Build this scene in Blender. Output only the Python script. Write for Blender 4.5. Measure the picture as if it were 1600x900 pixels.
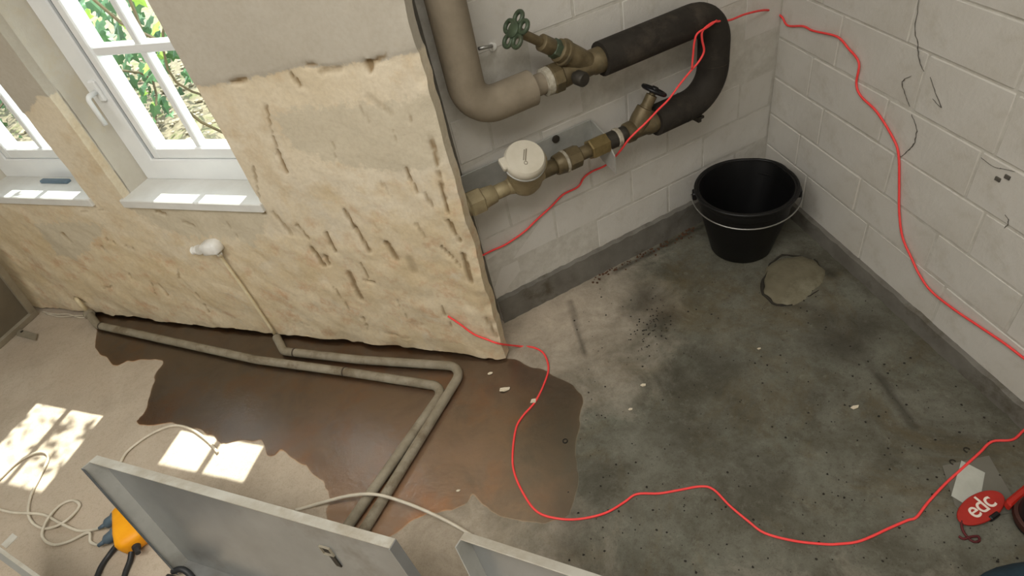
import bpy, bmesh, math, random
import numpy as np
from mathutils import Vector, Matrix

for o in list(bpy.data.objects):
    bpy.data.objects.remove(o)
random.seed(7)
scene = bpy.context.scene
COL = scene.collection

# ------------------------------------------------------------------ camera
F_PX = 962.0
CAM_H = 1.5
_n = Vector((1055.0 - 800, 1487.0 - 450, F_PX))          # nadir of the room in camera axes
UPC = -_n.normalized()
_z = Vector((0, 0, 1))
HC = (_z - UPC * _z.dot(UPC)).normalized()
RC = HC.cross(UPC)
cam_d = bpy.data.cameras.new('camera')
cam = bpy.data.objects.new('camera', cam_d)
COL.objects.link(cam)
cam_d.sensor_width = 36.0
cam_d.lens = F_PX / 1600.0 * 36.0
cam_d.clip_start = 0.02
_m = Matrix(((RC[0], -RC[1], -RC[2]), (HC[0], -HC[1], -HC[2]), (UPC[0], -UPC[1], -UPC[2])))
cam.matrix_world = Matrix.Translation((0, 0, CAM_H)) @ _m.to_4x4()
scene.camera = cam

# ------------------------------------------------------------------ light and exposure
scene.view_settings.view_transform = 'Standard'
scene.view_settings.look = 'None'
scene.view_settings.gamma = 1.0
scene.view_settings.use_curve_mapping = False
scene.view_settings.exposure = 0.0
SUN_DIR = Vector((-0.372, -0.928, -1.463)).normalized()
SUN_STRENGTH = 13.0
SKY_STRENGTH = 4.5
FILL_POWER = 54.0
world = bpy.data.worlds.new('world')
scene.world = world
world.use_nodes = True
_bg = world.node_tree.nodes['Background']
_bg.inputs['Color'].default_value = (0.86, 0.93, 1.0, 1)
_bg.inputs['Strength'].default_value = SKY_STRENGTH
sun_d = bpy.data.lights.new('sun', 'SUN')
sun_d.energy = SUN_STRENGTH
sun_d.angle = math.radians(0.6)
sun_d.color = (1.0, 0.96, 0.88)
sun = bpy.data.objects.new('sun', sun_d)
sun.rotation_euler = SUN_DIR.to_track_quat('-Z', 'Y').to_euler()
sun.location = (2, 6, 8)
COL.objects.link(sun)
lamp_d = bpy.data.lights.new('fill_light', 'AREA')  # unseen area light added under the ceiling to brighten the room
lamp_d.energy = FILL_POWER
lamp_d.shape = 'RECTANGLE'
lamp_d.size = 2.4
lamp_d.size_y = 0.8
lamp_d.color = (1.0, 0.96, 0.90)
lamp = bpy.data.objects.new('fill_light', lamp_d)
lamp.location = (-0.8, 0.0, 2.36)
COL.objects.link(lamp)

# ------------------------------------------------------------------ geometry of the room
def ray(x, y):
    d = Vector((x - 800, y - 450, F_PX))
    return Vector((d.dot(RC), d.dot(HC), d.dot(UPC)))
def fl(x, y, z=0.0):
    d = ray(x, y)
    t = (z - CAM_H) / d.z
    return Vector((d.x * t, d.y * t, z))
def on_plane(x, y, A, B, off):
    e = (B - A).xy
    n = Vector((-e.y, e.x)).normalized()
    if n.dot(-A.xy) < 0:
        n = -n
    d = ray(x, y)
    t = (A.xy.dot(n) + off) / d.xy.dot(n)
    return Vector((d.x * t, d.y * t, CAM_H + d.z * t))
L0, L1 = fl(60, 483), fl(790, 567)
B0, B1 = fl(746, 521), fl(1060, 360)
R0, R1 = fl(1291, 385), fl(1590, 655)
def onL(x, y, off=0.0): return on_plane(x, y, L0, L1, off)
def onB(x, y, off=0.0): return on_plane(x, y, B0, B1, off)
def onR(x, y, off=0.0): return on_plane(x, y, R0, R1, off)
def isect(a, b, c, d):
    e, f = (b - a).xy, (d - c).xy
    den = e.x * f.y - e.y * f.x
    g = (c - a).xy
    s = (g.x * f.y - g.y * f.x) / den
    return Vector((a.x + e.x * s, a.y + e.y * s, 0))
K = isect(B0, B1, R0, R1)                                   # corner behind the bucket
LU = (L1 - L0).normalized()
LN = Vector((LU.y, -LU.x, 0))                               # towards the room
if LN.dot(-L0) < 0: LN = -LN
LEN_L = (L1 - L0).length
BU = (B0 - K).normalized()                                  # from the corner to the left
BN = Vector((BU.y, -BU.x, 0))
if BN.dot(-K) < 0: BN = -BN
RU = (R1 - K).normalized()
RN = Vector((RU.y, -RU.x, 0))
if RN.dot(-K) < 0: RN = -RN
Z = Vector((0, 0, 1))
def LP(u, z, d=0.0): return L0 + LU * u + Z * z - LN * d   # d > 0: behind the face
def BP(u, z, off=0.0): return K + BU * u + Z * z + BN * off
def RP(u, z, off=0.0): return K + RU * u + Z * z + RN * off
def luz(x, y):
    p = onL(x, y) - L0
    return p.dot(LU), p.z

# ------------------------------------------------------------------ object helpers
WL = {}
def tag(o, label=None, cat=None, group=None, kind=None):
    if label: o['label'] = label
    if cat: o['category'] = cat
    if group: o['group'] = group
    if kind: o['kind'] = kind
    return o
def thing(name, loc, label, cat, group=None):
    o = bpy.data.objects.new(name, None)
    COL.objects.link(o)
    o.empty_display_size = 0.05
    o.location = loc
    WL[o] = Vector(loc)
    return tag(o, label, cat, group)
def obj(name, bm, mat, parent=None, smooth=False, origin=None, angle=None, kind=None):
    bm.normal_update()
    if origin is None:
        xs = [v.co for v in bm.verts]
        lo = Vector([min(c[i] for c in xs) for i in range(3)])
        hi = Vector([max(c[i] for c in xs) for i in range(3)])
        origin = Vector(((lo.x + hi.x) / 2, (lo.y + hi.y) / 2, lo.z))
    origin = Vector(origin)
    for v in bm.verts: v.co -= origin
    me = bpy.data.meshes.new(name)
    bm.to_mesh(me); bm.free()
    if mat: me.materials.append(mat)
    if smooth:
        for p in me.polygons: p.use_smooth = True
        if angle:
            me.set_sharp_from_angle(angle=math.radians(angle))
    o = bpy.data.objects.new(name, me)
    COL.objects.link(o)
    WL[o] = origin
    if parent:
        o.parent = parent
        o.location = origin - WL[parent]
    else:
        o.location = origin
    if kind: o['kind'] = kind
    return o
def NB(): return bmesh.new()

def cr(points, n=8, closed=False):
    P = [Vector(p) for p in points]
    out = []
    m = len(P)
    for i in range(m if closed else m - 1):
        p1, p2 = P[i], P[(i + 1) % m]
        p0 = P[(i - 1) % m] if (closed or i > 0) else p1 * 2 - p2
        p3 = P[(i + 2) % m] if (closed or i < m - 2) else p2 * 2 - p1
        for k in range(n):
            t = k / n
            out.append(0.5 * ((2 * p1) + (p2 - p0) * t + (2 * p0 - 5 * p1 + 4 * p2 - p3) * t * t + (3 * p1 - p0 - 3 * p2 + p3) * t ** 3))
    if not closed: out.append(P[-1])
    return out
def fillet(points, r, n=8):
    P = [Vector(p) for p in points]
    out = [P[0]]
    for i in range(1, len(P) - 1):
        a, b, c = P[i - 1], P[i], P[i + 1]
        u, w = (a - b).normalized(), (c - b).normalized()
        rr = r[i - 1] if isinstance(r, (list, tuple)) else r
        ang = u.angle(w)
        if ang > 3.1 or rr <= 0:
            out.append(b); continue
        d = min(rr / math.tan(ang / 2), (a - b).length * .49, (c - b).length * .49)
        re = d * math.tan(ang / 2)
        bis = (u + w).normalized()
        ctr = b + bis * (re / math.sin(ang / 2))
        s, e = b + u * d - ctr, b + w * d - ctr
        for k in range(n + 1):
            out.append(ctr + s.normalized().slerp(e.normalized(), k / n) * re)
    out.append(P[-1])
    return out
def tube(bm, pts, r, seg=10, closed=False, cap=True):
    pts = [Vector(p) for p in pts]
    q = [pts[0]]
    for p in pts[1:]:
        if (p - q[-1]).length > 1e-5: q.append(p)
    pts = q
    m = len(pts)
    rings = []
    t0 = (pts[1] - pts[0]).normalized()
    a = Vector((0, 0, 1)) if abs(t0.z) < .9 else Vector((1, 0, 0))
    nrm = t0.cross(a).normalized()
    for i in range(m):
        if closed: t = (pts[(i + 1) % m] - pts[i - 1]).normalized()
        elif i == 0: t = t0
        elif i == m - 1: t = (pts[-1] - pts[-2]).normalized()
        else: t = ((pts[i + 1] - pts[i]).normalized() + (pts[i] - pts[i - 1]).normalized()).normalized()
        nrm = (nrm - t * nrm.dot(t)).normalized()
        bn = t.cross(nrm)
        rr = r[i] if isinstance(r, (list, tuple)) else r
        rings.append([bm.verts.new(pts[i] + (nrm * math.cos(2 * math.pi * k / seg) + bn * math.sin(2 * math.pi * k / seg)) * rr) for k in range(seg)])
    for i in range(m if closed else m - 1):
        A, B = rings[i], rings[(i + 1) % m]
        for k in range(seg):
            bm.faces.new((A[k], A[(k + 1) % seg], B[(k + 1) % seg], B[k]))
    if cap and not closed:
        bm.faces.new(rings[0][::-1]); bm.faces.new(rings[-1])
    return bm
def lathe(bm, p0, axis, prof, seg=20, caps=True, ref=None):
    ax = Vector(axis).normalized()
    a = Vector(ref) if ref else (Vector((0, 0, 1)) if abs(ax.z) < .9 else Vector((1, 0, 0)))
    e1 = (a - ax * a.dot(ax)).normalized()
    e2 = ax.cross(e1)
    rings = []
    for s, r in prof:
        rings.append([bm.verts.new(Vector(p0) + ax * s + (e1 * math.cos(2 * math.pi * k / seg) + e2 * math.sin(2 * math.pi * k / seg)) * max(r, 1e-4)) for k in range(seg)])
    for A, B in zip(rings, rings[1:]):
        for k in range(seg):
            bm.faces.new((A[k], A[(k + 1) % seg], B[(k + 1) % seg], B[k]))
    if caps:
        bm.faces.new(rings[0][::-1]); bm.faces.new(rings[-1])
    return bm
def hexa(bm, p0, p1, r, seg=6, ch=.12):
    p0, p1 = Vector(p0), Vector(p1)
    L = (p1 - p0).length
    c = min(L * .3, r * ch)
    return lathe(bm, p0, p1 - p0, [(0, r - c), (c, r), (L - c, r), (L, r - c)], seg)
def box8(bm, P, bevel=0.0):
    """P: 8 corners, bottom loop then top loop"""
    v = [bm.verts.new(p) for p in P]
    fs = [bm.faces.new([v[i] for i in f]) for f in ((3, 2, 1, 0), (4, 5, 6, 7), (0, 1, 5, 4), (1, 2, 6, 5), (2, 3, 7, 6), (3, 0, 4, 7))]
    if bevel:
        es = list({e for f in fs for e in f.edges})
        bmesh.ops.bevel(bm, geom=es, offset=bevel, segments=1, affect='EDGES', profile=.5)
    return bm
def obox(bm, c, ax, ay, az, bevel=0.0):
    """centre and three half-extent vectors"""
    c = Vector(c)
    P = [c + sx * ax + sy * ay + sz * az for sz in (-1, 1) for sx, sy in ((-1, -1), (1, -1), (1, 1), (-1, 1))]
    tmp = bmesh.new()
    box8(tmp, P, bevel)
    bmesh.ops.recalc_face_normals(tmp, faces=tmp.faces)
    me = bpy.data.meshes.new('tmp'); tmp.to_mesh(me); tmp.free()
    bm.from_mesh(me); bpy.data.meshes.remove(me)
    return bm
def wbox(bm, Pf, u0, u1, z0, z1, d0, d1, bevel=0.0):
    """box in wall coordinates of Pf(u, z, d)"""
    a, b = Pf(u0, z0, d0), Pf(u1, z1, d1)
    c = (a + b) / 2
    ex = (Pf(u1, z0, d0) - a) / 2; ey = (Pf(u0, z0, d1) - a) / 2; ez = Z * (z1 - z0) / 2
    return obox(bm, c, ex, ey, ez, bevel)
def slab(bm, poly, up, th):
    """extruded polygon: poly is a list of points, thickness th along up"""
    up = Vector(up)
    a = [bm.verts.new(p) for p in poly]; b = [bm.verts.new(Vector(p) + up * th) for p in poly]
    n = len(a)
    bm.faces.new(a[::-1]); bm.faces.new(b)
    for i in range(n): bm.faces.new((a[i], a[(i + 1) % n], b[(i + 1) % n], b[i]))
    bmesh.ops.recalc_face_normals(bm, faces=bm.faces)
    return bm

# numpy value noise
def _hash(ix, iy, s):
    h = (ix.astype(np.int64) * 374761393 + iy.astype(np.int64) * 668265263 + s * 982451653) & 0x7fffffff
    h = ((h ^ (h >> 13)) * 1274126177) & 0x7fffffff
    h = h ^ (h >> 16)
    return (h & 0xffff) / 65535.0
def vnoise(x, y, s=0):
    ix, iy = np.floor(x), np.floor(y)
    fx, fy = x - ix, y - iy
    fx = fx * fx * (3 - 2 * fx); fy = fy * fy * (3 - 2 * fy)
    a, b = _hash(ix, iy, s), _hash(ix + 1, iy, s)
    c, d = _hash(ix, iy + 1, s), _hash(ix + 1, iy + 1, s)
    return (a + (b - a) * fx) * (1 - fy) + (c + (d - c) * fx) * fy
def fbm(x, y, s=0, o=4):
    t, a, w = 0, 1.0, 0
    for k in range(o):
        t = t + a * vnoise(x * 2 ** k, y * 2 ** k, s + k); w += a; a *= .5
    return t / w * 2 - 1
def segdist(X, Y, x0, y0, x1, y1):
    dx, dy = x1 - x0, y1 - y0
    t = np.clip(((X - x0) * dx + (Y - y0) * dy) / (dx * dx + dy * dy + 1e-12), 0, 1)
    return np.hypot(X - x0 - t * dx, Y - y0 - t * dy)
def polysd(X, Y, poly):
    inside = np.zeros(X.shape, bool)
    dm = np.full(X.shape, 9.0)
    n = len(poly)
    for i in range(n):
        (x0, y0), (x1, y1) = poly[i], poly[(i + 1) % n]
        dm = np.minimum(dm, segdist(X, Y, x0, y0, x1, y1))
        c = ((y0 > Y) != (y1 > Y)) & (X < (x1 - x0) * (Y - y0) / (y1 - y0 + 1e-12) + x0)
        inside ^= c
    return np.where(inside, dm, -dm)

# ------------------------------------------------------------------ materials
def lin(c):
    return tuple(((v / 255) / 12.92 if v / 255 <= .04045 else ((v / 255 + .055) / 1.055) ** 2.4) for v in c) + (1,)
class NT:
    def __init__(s, name):
        s.m = bpy.data.materials.new(name); s.m.use_nodes = True
        s.t = s.m.node_tree; s.b = s.t.nodes['Principled BSDF']; s.out = s.t.nodes['Material Output']
        s.co = s.t.nodes.new('ShaderNodeTexCoord').outputs['Object']
    def n(s, ty, **kw):
        nd = s.t.nodes.new(ty)
        for k, v in kw.items(): setattr(nd, k, v)
        return nd
    def lk(s, a, b): s.t.links.new(a, b)
    def noise(s, scale, detail=5, rough=.6, stretch=None, dist=0.0):
        nd = s.n('ShaderNodeTexNoise')
        nd.inputs['Scale'].default_value = scale; nd.inputs['Detail'].default_value = detail
        nd.inputs['Roughness'].default_value = rough; nd.inputs['Distortion'].default_value = dist
        if stretch:
            mp = s.n('ShaderNodeMapping'); mp.inputs['Scale'].default_value = stretch
            s.lk(s.co, mp.inputs[0]); s.lk(mp.outputs[0], nd.inputs[0])
        else: s.lk(s.co, nd.inputs[0])
        return nd.outputs['Fac']
    def voro(s, scale, feature='F1'):
        nd = s.n('ShaderNodeTexVoronoi', feature=feature); nd.inputs['Scale'].default_value = scale
        s.lk(s.co, nd.inputs[0]); return nd.outputs['Distance']
    def ramp(s, fac, a, b):
        nd = s.n('ShaderNodeMapRange'); nd.clamp = True
        nd.inputs[1].default_value = a; nd.inputs[2].default_value = b
        s.lk(fac, nd.inputs[0]); return nd.outputs[0]
    def mix(s, fac, a, b, mode='MIX'):
        nd = s.n('ShaderNodeMix', data_type='RGBA', blend_type=mode)
        if isinstance(fac, float): nd.inputs[0].default_value = fac
        else: s.lk(fac, nd.inputs[0])
        for v, i in ((a, 6), (b, 7)):
            if isinstance(v, tuple): nd.inputs[i].default_value = v
            else: s.lk(v, nd.inputs[i])
        return nd.outputs[2]
    def math(s, op, a, b=0.0):
        nd = s.n('ShaderNodeMath', operation=op)
        for v, i in ((a, 0), (b, 1)):
            if isinstance(v, (int, float)): nd.inputs[i].default_value = v
            else: s.lk(v, nd.inputs[i])
        return nd.outputs[0]
    def attr(s, name):
        return s.n('ShaderNodeAttribute', attribute_name=name).outputs['Fac']
    def bump(s, h, strength=.3, dist=.005):
        nd = s.n('ShaderNodeBump'); nd.inputs['Strength'].default_value = strength; nd.inputs['Distance'].default_value = dist
        s.lk(h, nd.inputs['Height']); s.lk(nd.outputs[0], s.b.inputs['Normal']); return nd
    def col(s, c): s.lk(c, s.b.inputs['Base Color'])
    def rough(s, r):
        if isinstance(r, float): s.b.inputs['Roughness'].default_value = r
        else: s.lk(r, s.b.inputs['Roughness'])

def simple(name, c1, c2=None, rough=.6, metal=0.0, scale=20.0, bump=0.0, bscale=80.0, c3=None, spec=None):
    t = NT(name)
    c1 = lin(c1); c2 = lin(c2) if c2 else tuple(v * .8 for v in c1[:3]) + (1,)
    c = t.mix(t.ramp(t.noise(scale), .35, .65), c1, c2)
    if c3: c = t.mix(t.ramp(t.noise(scale * .37, 6, .7), .52, .64), c, lin(c3))
    t.col(c); t.rough(float(rough)); t.b.inputs['Metallic'].default_value = metal
    if spec is not None: t.b.inputs['Specular IOR Level'].default_value = spec
    if bump: t.bump(t.noise(bscale), bump)
    return t.m

def mat_plaster():
    t = NT('plaster')
    pn = t.noise(38, 6, .7)
    big = t.noise(3.2, 6, .6); mid = t.noise(11, 6, .65); fine = t.noise(90, 4, .6)
    streak = t.noise(9, 5, .6, (1, 1, .25))
    beige = t.mix(t.ramp(big, .38, .62), lin((226, 215, 193)), lin((216, 202, 175)))
    beige = t.mix(t.ramp(mid, .5, .72), beige, lin((208, 188, 156)))
    beige = t.mix(t.ramp(streak, .52, .7), beige, lin((216, 206, 186)))
    # ochre lower zone with a ragged edge, exposed old coat
    lo = t.ramp(t.math('ADD', t.attr('low'), t.math('MULTIPLY', t.math('SUBTRACT', mid, .5), .9)), -.12, .12)
    low_c = t.mix(t.ramp(t.noise(6.5, 6, .7), .38, .6), lin((212, 194, 160)), lin((222, 208, 180)))
    low_c = t.mix(t.ramp(t.noise(14, 6, .7), .52, .68), low_c, lin((206, 176, 144)))
    low_c = t.mix(t.ramp(t.noise(8, 6, .75, None, .6), .56, .66), low_c, lin((216, 204, 180)))
    c = t.mix(lo, beige, low_c)
    sh = t.math('ADD', t.attr('grey'), t.math('MULTIPLY', t.math('SUBTRACT', pn, .5), .10))
    c = t.mix(t.ramp(sh, -.004, .01), c, lin((206, 196, 174)))
    paint = t.ramp(t.math('ADD', t.attr('paint'), t.math('MULTIPLY', t.math('SUBTRACT', pn, .5), .035)), -.003, .003)
    pc = t.mix(t.ramp(big, .35, .65), lin((193, 187, 174)), lin((184, 177, 163)))
    c = t.mix(paint, c, pc)
    c = t.mix(t.ramp(t.attr('hole'), .1, .9), c, lin((146, 126, 96)))
    c = t.mix(t.math('MULTIPLY', t.ramp(fine, .4, .7), .16), c, lin((150, 132, 104)))
    t.col(c); t.rough(.92); t.b.inputs['Specular IOR Level'].default_value = .15
    h = t.math('ADD', t.math('MULTIPLY', mid, 1.0), t.math('MULTIPLY', fine, .35))
    nd = t.bump(h, .5, .006)
    s = t.math('ADD', t.math('MULTIPLY', paint, -.38), .5)
    t.lk(s, nd.inputs['Strength'])
    return t.m
def mat_block():
    t = NT('painted_block')
    a = t.noise(4, 5, .6); b = t.noise(60, 5, .65); d = t.noise(17, 6, .7)
    c = t.mix(t.ramp(a, .35, .65), lin((212, 209, 202)), lin((204, 200, 191)))
    c = t.mix(t.math('MULTIPLY', t.ramp(d, .55, .75), .5), c, lin((188, 182, 168)))
    t.col(c); t.rough(.75); t.b.inputs['Specular IOR Level'].default_value = .25
    t.bump(t.math('ADD', b, t.math('MULTIPLY', d, 1.2)), .3, .004)
    return t.m
def mat_floor():
    t = NT('floor_concrete')
    big = t.noise(1.7, 6, .62); mid = t.noise(7, 7, .68, None, .4); fine = t.noise(60, 5, .7); v = t.noise(220, 3, .7)
    dry = t.mix(t.ramp(mid, .36, .64), lin((196, 184, 166)), lin((178, 165, 147)))
    dry = t.mix(t.ramp(big, .45, .6), dry, lin((188, 174, 155)))
    dry = t.mix(t.math('MULTIPLY', t.ramp(v, .5, .7), .35), dry, lin((148, 132, 112)))
    dry = t.mix(t.math('MULTIPLY', t.ramp(fine, .5, .72), .35), dry, lin((150, 134, 112)))
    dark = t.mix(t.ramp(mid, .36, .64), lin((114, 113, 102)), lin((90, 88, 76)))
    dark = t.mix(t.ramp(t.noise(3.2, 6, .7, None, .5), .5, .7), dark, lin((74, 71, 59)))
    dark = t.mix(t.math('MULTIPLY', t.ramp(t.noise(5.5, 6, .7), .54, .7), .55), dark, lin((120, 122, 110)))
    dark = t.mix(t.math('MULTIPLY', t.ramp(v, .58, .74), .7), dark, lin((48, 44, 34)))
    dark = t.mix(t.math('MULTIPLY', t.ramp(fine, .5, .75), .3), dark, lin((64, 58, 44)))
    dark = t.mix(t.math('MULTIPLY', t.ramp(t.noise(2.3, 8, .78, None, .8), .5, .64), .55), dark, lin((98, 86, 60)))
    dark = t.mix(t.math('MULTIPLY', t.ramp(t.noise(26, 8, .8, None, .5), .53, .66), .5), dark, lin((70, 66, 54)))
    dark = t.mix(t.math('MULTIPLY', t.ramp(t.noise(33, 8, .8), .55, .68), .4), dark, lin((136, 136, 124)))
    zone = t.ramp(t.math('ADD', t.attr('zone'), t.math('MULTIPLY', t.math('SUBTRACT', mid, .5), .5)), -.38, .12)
    c = t.mix(zone, dry, dark)  # weaker light on the right is mixed in as a darker concrete tone
    wet = t.ramp(t.attr('wet'), -.003, .002)
    wc = t.mix(t.ramp(big, .4, .6), lin((192, 160, 130)), lin((204, 164, 122)))
    wc = t.mix(t.ramp(mid, .45, .7), wc, lin((176, 146, 116)))
    wc = t.mix(t.math('MULTIPLY', t.ramp(t.noise(4.3, 5, .6), .5, .68), .8), wc, lin((218, 152, 90)))
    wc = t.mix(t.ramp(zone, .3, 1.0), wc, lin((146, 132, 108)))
    c = t.mix(wet, c, wc)
    c = t.mix(t.math('MULTIPLY', t.ramp(t.attr('stain'), .0, 1.0), .75), c, lin((46, 42, 33)))
    t.col(c)
    t.rough(t.math('SUBTRACT', .85, t.math('MULTIPLY', wet, .4)))
    t.b.inputs['Specular IOR Level'].default_value = .3
    t.bump(t.math('ADD', mid, t.math('MULTIPLY', fine, .6)), .28, .004)
    return t.m
def mat_film():
    t = NT('water_film')
    t.t.nodes.remove(t.b)
    tr = t.n('ShaderNodeBsdfTransparent'); gl = t.n('ShaderNodeBsdfGlossy')
    gl.inputs['Roughness'].default_value = .24
    fr = t.n('ShaderNodeFresnel'); fr.inputs['IOR'].default_value = 2.3
    bp = t.n('ShaderNodeBump'); bp.inputs['Strength'].default_value = .5; bp.inputs['Distance'].default_value = .002
    h = t.math('ADD', t.noise(85, 3, .6), t.math('MULTIPLY', t.noise(11, 3, .6), 1.2))
    t.lk(h, bp.inputs['Height'])
    t.lk(bp.outputs[0], gl.inputs['Normal']); t.lk(bp.outputs[0], fr.inputs['Normal'])
    mx = t.n('ShaderNodeMixShader')
    t.lk(t.math('MULTIPLY', fr.outputs[0], 1.0), mx.inputs[0]); t.lk(tr.outputs[0], mx.inputs[1]); t.lk(gl.outputs[0], mx.inputs[2])
    t.lk(mx.outputs[0], t.out.inputs[0])
    return t.m
def mat_glass():
    t = NT('window_glass')
    t.t.nodes.remove(t.b)
    tr = t.n('ShaderNodeBsdfTransparent'); tr.inputs[0].default_value = (.95, .98, .97, 1)
    gl = t.n('ShaderNodeBsdfGlossy'); gl.inputs['Roughness'].default_value = .02
    lw = t.n('ShaderNodeLayerWeight')
    fz = t.math('ADD', .04, t.math('MULTIPLY', t.math('POWER', lw.outputs['Facing'], 5.0), .9))
    mx = t.n('ShaderNodeMixShader')
    t.lk(fz, mx.inputs[0]); t.lk(tr.outputs[0], mx.inputs[1]); t.lk(gl.outputs[0], mx.inputs[2])
    t.lk(mx.outputs[0], t.out.inputs[0])
    return t.m
M = dict(
    plaster=mat_plaster(), block=mat_block(), floor=mat_floor(), film=mat_film(), glass=mat_glass(),
    mortar=simple('mortar', (206, 203, 194), (190, 186, 176), .85, scale=30, bump=.3),
    core=simple('wall_core', (150, 138, 118), (110, 98, 80), .95, scale=12, bump=.4, bscale=50),
    reveal=simple('reveal_plaster', (212, 208, 196), (202, 196, 182), .9, scale=7, bump=.35, bscale=45, c3=(206, 196, 172)),
    base=simple('grey_floor_paint', (120, 117, 109), (102, 98, 90), .7, scale=14, bump=.3, bscale=60, c3=(84, 78, 64)),
    white=simple('white_frame', (238, 240, 240), (230, 233, 234), .35, scale=6),
    gasket=simple('gasket', (92, 104, 112), (78, 88, 96), .6),
    sill=simple('sill', (226, 227, 224), (214, 214, 209), .5, scale=9, bump=.1),
    ceil=simple('ceiling_paint', (210, 208, 200), (202, 199, 190), .9, scale=4),
    insul=simple('foam_insulation', (50, 46, 40), (40, 36, 31), .8, scale=18, bump=.35, bscale=40, c3=(66, 59, 51), spec=.3),
    insul_old=simple('dusty_insulation', (142, 131, 113), (128, 117, 99), .85, scale=14, bump=.3, bscale=40, c3=(138, 127, 108)),
    brass=simple('tarnished_brass', (120, 107, 80), (96, 84, 60), .5, .4, scale=30, bump=.15, bscale=90, c3=(92, 86, 70)),
    brass_hex=simple('brass_nut', (150, 132, 90), (122, 106, 70), .4, .6, scale=30),
    brass_pale=simple('dusty_brass', (172, 158, 124), (150, 136, 104), .6, .3, scale=25, bump=.15, c3=(136, 122, 94)),
    tape=simple('thread_tape', (186, 180, 164), (140, 132, 114), .7, scale=60),
    iron=simple('dark_iron', (64, 60, 52), (50, 46, 40), .55, .4, scale=30, bump=.2),
    green=simple('green_wheel_paint', (72, 86, 64), (58, 70, 54), .5, .1, scale=30, bump=.2, c3=(84, 84, 66)),
    blackp=simple('black_plastic', (20, 20, 22), (16, 16, 18), .42, scale=20, spec=.4),
    bucket=simple('bucket_plastic', (13, 13, 14), (10, 10, 11), .48, scale=12, bump=.05, spec=.4),
    wire=simple('steel_wire', (176, 176, 172), (150, 150, 146), .35, .8),
    plate=simple('galvanised_plate', (186, 187, 182), (168, 169, 164), .45, .4, scale=16, c3=(190, 190, 184)),
    lid=simple('meter_lid', (208, 202, 186), (196, 189, 171), .35, scale=14, spec=.6),
    lidmark=simple('meter_print', (132, 124, 108), (120, 112, 96), .5),
    floorpipe=simple('concrete_dusted_pipe', (152, 144, 126), (130, 121, 102), .75, scale=22, bump=.35, bscale=70, c3=(116, 104, 84)),
    joint=simple('pipe_joint', (74, 62, 48), (58, 50, 40), .7),
    sheet=simple('grey_sheet_metal', (168, 170, 170), (154, 156, 154), .26, .5, scale=5, c3=(140, 138, 132)),
    sheetflange=simple('lit_sheet_flange', (182, 182, 176), (164, 164, 158), .4, .2, scale=9, c3=(150, 148, 140)),  # same metal as the sheet, toned lighter to show the flange as lit
    sheetdark=simple('shaded_sheet_lip', (98, 106, 112), (84, 92, 98), .4, .3, scale=9),  # same metal again, shade of the viewer-facing lip put into its colour
    sheetedge=simple('pale_sheet_edge', (198, 196, 186), (182, 178, 166), .5, .15, scale=12, c3=(170, 162, 146)),
    olive=simple('panel_paint', (128, 120, 104), (116, 108, 92), .55, .1, scale=6, bump=.1),
    oframe=simple('panel_frame', (168, 160, 142), (150, 142, 124), .5, .2, scale=12),
    cable=simple('white_cable', (216, 208, 190), (202, 194, 176), .5, scale=30),
    conduit=simple('cream_conduit', (226, 214, 182), (214, 200, 164), .6, scale=30),
    bcable=simple('black_cable', (44, 46, 48), (32, 34, 36), .5),
    yellow=simple('yellow_rubber', (255, 176, 22), (246, 160, 14), .5, scale=20, spec=.4),
    plug=simple('grey_plug', (86, 104, 116), (70, 86, 98), .5),
    wplast=simple('white_plastic', (244, 244, 240), (232, 232, 228), .4, scale=40, bump=.1),
    cord=simple('red_cord', (255, 82, 80), (255, 70, 70), .6, scale=40),
    tagred=simple('red_tag', (176, 42, 32), (160, 36, 28), .45, scale=20),
    tagcord=simple('dark_red_cord', (96, 24, 28), (78, 18, 22), .7),
    letter=simple('white_print', (236, 224, 212), (228, 214, 202), .6),
    paper=simple('pale_paper', (186, 188, 178), (174, 176, 166), .8, scale=18, bump=.2),
    bag=simple('grey_sheet', (112, 110, 100), (102, 100, 90), .5, scale=8),
    teal=simple('teal_cloth', (34, 62, 76), (22, 42, 54), .8, scale=14, bump=.3, bscale=120),
    brown=simple('brown_rim', (70, 34, 26), (54, 26, 20), .5),
    redp=simple('red_plastic', (186, 40, 28), (170, 34, 24), .4),
    flake=simple('plaster_flake', (222, 212, 190), (206, 194, 168), .9, scale=40, bump=.3),
    grit=simple('dark_grit', (44, 40, 32), (30, 28, 22), .9),
    rust=simple('rust_crumb', (92, 62, 40), (70, 48, 32), .9),
    crack=simple('dark_crack', (96, 92, 84), (74, 70, 64), .95),
    patch=simple('mortar_patch', (118, 112, 92), (100, 94, 74), .85, scale=12, bump=.35, bscale=50, c3=(132, 128, 108)),
    ring=simple('dark_ring', (52, 48, 38), (40, 36, 28), .9, scale=30, bump=.4),
    leaf=simple('ivy_leaf', (74, 116, 62), (52, 92, 56), .5, scale=10),
    leaf2=simple('young_ivy_leaf', (150, 186, 66), (128, 170, 54), .5, scale=10),
    stem=simple('ivy_stem', (96, 84, 58), (78, 68, 46), .8),
    soil=simple('gravel_ground', (132, 122, 100), (98, 90, 70), .95, scale=30, bump=.6, bscale=90, c3=(92, 98, 56)),
    stone=simple('pale_pebble', (164, 154, 134), (130, 120, 100), .9, scale=30),
    bluebar=simple('slate_blue_bar', (104, 126, 142), (92, 112, 128), .5),
)

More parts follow.
